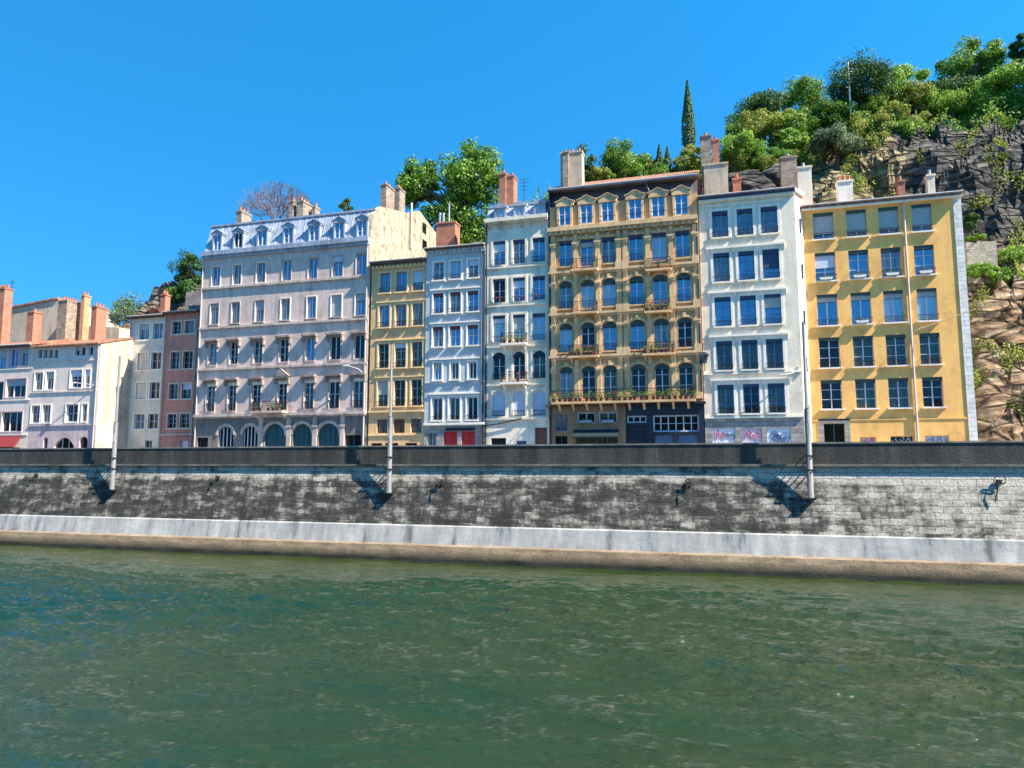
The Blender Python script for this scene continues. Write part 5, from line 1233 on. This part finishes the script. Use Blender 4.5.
# bare tree
Y = 86; X, Z = P(279, 222, Y); t = empty('bare_tree', (X, Y, Z-6), 'leafless grey tree with fine branches above the mauve grey mansard', 'tree'); off = (X, Y, Z-6)
random.seed(8); RB_ = (P(312,195,Y)[0]-P(246,195,Y)[0])/2; tr = MB(); br_ = MB()
tr.tube([(X,Y,Z-6),(X,Y,Z-2),(X+.1,Y,Z)], [.45,.35,.3], 8); top = Vector((X+.1, Y, Z-.5)); ctr = Vector((X, Y, P(279,202,Y)[1])); 
def grow(p, d, ln, r, dep):
    q = p+d*ln; m_ = p+d*ln*.5+Vector((random.uniform(-1,1),random.uniform(-1,1),random.uniform(-1,1)))*ln*.06
    br_.tube([p, m_, q], [r, r*.85, r*.7], 5 if dep > 2 else 3, False)
    if dep == 0: return
    for k in range(3):
        v = Vector((random.gauss(0,1), random.gauss(0,1), random.gauss(0,1))).normalized()
        nd = (d+v*.55+Vector((0,0,.08))).normalized(); grow(q, nd, ln*random.uniform(.62,.85), r*.66, dep-1)
for k in range(16):
    a = k/16*6.28+random.random()*.5; e = .25+.65*random.random(); d = Vector((math.cos(a)*math.cos(e), math.sin(a)*math.cos(e)*.8, math.sin(e)+.25)).normalized()
    grow(top+Vector((0,0,random.uniform(-1.2,.3))), d, RB_*.36, .085, 5)
tr.build('trunk', palebark, t, off); br_.build('branches', palebark, t, off)
# little conifer tip above the mansard
make_tree('conifer', 'small dark conifer tip above the right end of the zinc mansard', 'tree', 346, 205, 11, 18, 82, 'dark', 91, 500, .3, None, 12)
# rocks at the foot of the cliff
for i, (cx, cy, r_, Y, sq, lab) in enumerate([(988,405,1.5,67.6,(1.0,.8,1.7),'tall rounded brown boulder beside the white quoin, low on the slope'),(1014,395,2.0,68.6,(1.3,.8,1.3),'large brown boulder at the right photo edge above the parapet'),
        (983,360,.9,68.6,(1.0,.8,1.5),'small pale boulder halfway up beside the yellow house'),(1008,345,2.0,70.2,(1.6,.8,.8),'long slanting slab of rock at mid height on the slope'),(988,428,.9,66.8,(1.3,.8,1.0),'small rust coloured boulder just above the parapet')]):
    X, Z = P(cx, cy, Y); tag(boulder(X, Y, Z, r_, sq, i*3.7).build('boulder', ROCK, smooth=True), lab, 'rock', 'boulders right of the yellow house')

# undergrowth over the hill between the trees
random.seed(77); mb = MB()
def near_rock(X, Y):
    return False
k = 0
while k < 90000:
    X = random.uniform(-30, 34); Y = random.uniform(74, 96)
    ys_ = lerp_tab(START, X)
    if Y-ys_ < 5.5: continue
    u = noise.noise(Vector((X*.25, Y*.3, 2)))
    lim = 77.0+1.6*u if X < 8 else 80.0+1.4*u
    if 8 < X < 20: lim += 2.0
    if Y < lim: continue
    z = hill_z(X, Y); hgt = .3+2.6*max(0, .35+u+noise.noise(Vector((X*.8, Y*.8, 9))))
    add_leaf(mb, Vector((X, Y, z+random.random()*hgt)), .26*(.6+.8*random.random()), Vector((0,-.4,.6))); k += 1
tag(mb.build('undergrowth', LEAF['mid']), 'green undergrowth covering the ground between the hilltop trees', 'undergrowth', None, 'stuff')

for cx, cy, r_, Y, sq, lab in [(754,190,1.9,74.5,(1.5,.8,.9),'dark rocky outcrop above the left part of the white house roof'),(772,184,1.5,75,(1.0,.8,1.2),'dark rock beside the slim brick chimney above the white house')]:
    X, Z = P(cx, cy, Y); tag(boulder(X, Y, Z, r_, sq, cx*.37).build('rock_outcrop', ROCK, smooth=True), lab, 'rock', 'outcrops above the white house')

random.seed(78); mb = MB(); k = 0
while k < 26000:
    X = random.uniform(6, 34); Y = random.uniform(67, 84)
    if Y-lerp_tab(START, X) < 1: continue
    z = hill_z(X, Y); v = noise.noise(Vector((X*.32, Y*.4, z*.22)))+.5*noise.noise(Vector((X*.9, Y, z*.8)))
    if v < (.30 if z < 24 or X < 19 else .40): k += .02; continue
    add_leaf(mb, Vector((X, Y-.1, z+random.random()*.7)), .22*(.6+.8*random.random()), Vector((0,-.4,.6))); k += 1
tag(mb.build('cliff_creeper', LEAF['olive']), 'patches of creeper and dry scrub clinging to the rock face', 'creeper', None, 'stuff')


# ================================================================== LIGHT
w = bpy.data.worlds.new('World'); scene.world = w; w.use_nodes = True
nt = w.node_tree; bg = nt.nodes['Background']
SUN = Vector((math.cos(R(46))*math.cos(R(12.5)), -math.cos(R(46))*math.sin(R(12.5)), math.sin(R(46))))
sk = nt.nodes.new('ShaderNodeTexSky'); sk.sky_type = 'NISHITA'; sk.sun_disc = False
sk.sun_elevation = R(46); sk.sun_rotation = R(102.5); sk.air_density = 1.0; sk.dust_density = 0.0; sk.ozone_density = 3.0; sk.altitude = 0
hs = nt.nodes.new('ShaderNodeHueSaturation'); hs.inputs['Saturation'].default_value = 1.36; hs.inputs['Hue'].default_value = 0.490; hs.inputs['Value'].default_value = 1.6
tc = nt.nodes.new('ShaderNodeTexCoord'); va = nt.nodes.new('ShaderNodeVectorMath'); va.operation = 'ADD'; va.inputs[1].default_value = (0, 0, 0.32)
vn = nt.nodes.new('ShaderNodeVectorMath'); vn.operation = 'NORMALIZE'
nt.links.new(tc.outputs['Generated'], va.inputs[0]); nt.links.new(va.outputs[0], vn.inputs[0]); nt.links.new(vn.outputs[0], sk.inputs['Vector'])
nt.links.new(sk.outputs[0], hs.inputs['Color']); nt.links.new(hs.outputs[0], bg.inputs[0]); bg.inputs[1].default_value = 0.08
sl = bpy.data.lights.new('sun', 'SUN'); sl.energy = 5.0; sl.angle = R(0.5); sl.color = (1, 0.91, 0.78)
so = bpy.data.objects.new('sun', sl); col.objects.link(so); so.rotation_euler = SUN.to_track_quat('Z', 'Y').to_euler()
scene.view_settings.view_transform = 'Standard'; scene.view_settings.look = 'None'
scene.view_settings.exposure = 1.45; scene.view_settings.gamma = 1
scene.view_settings.use_curve_mapping = False
scene.render.resolution_x = 1024; scene.render.resolution_y = 768
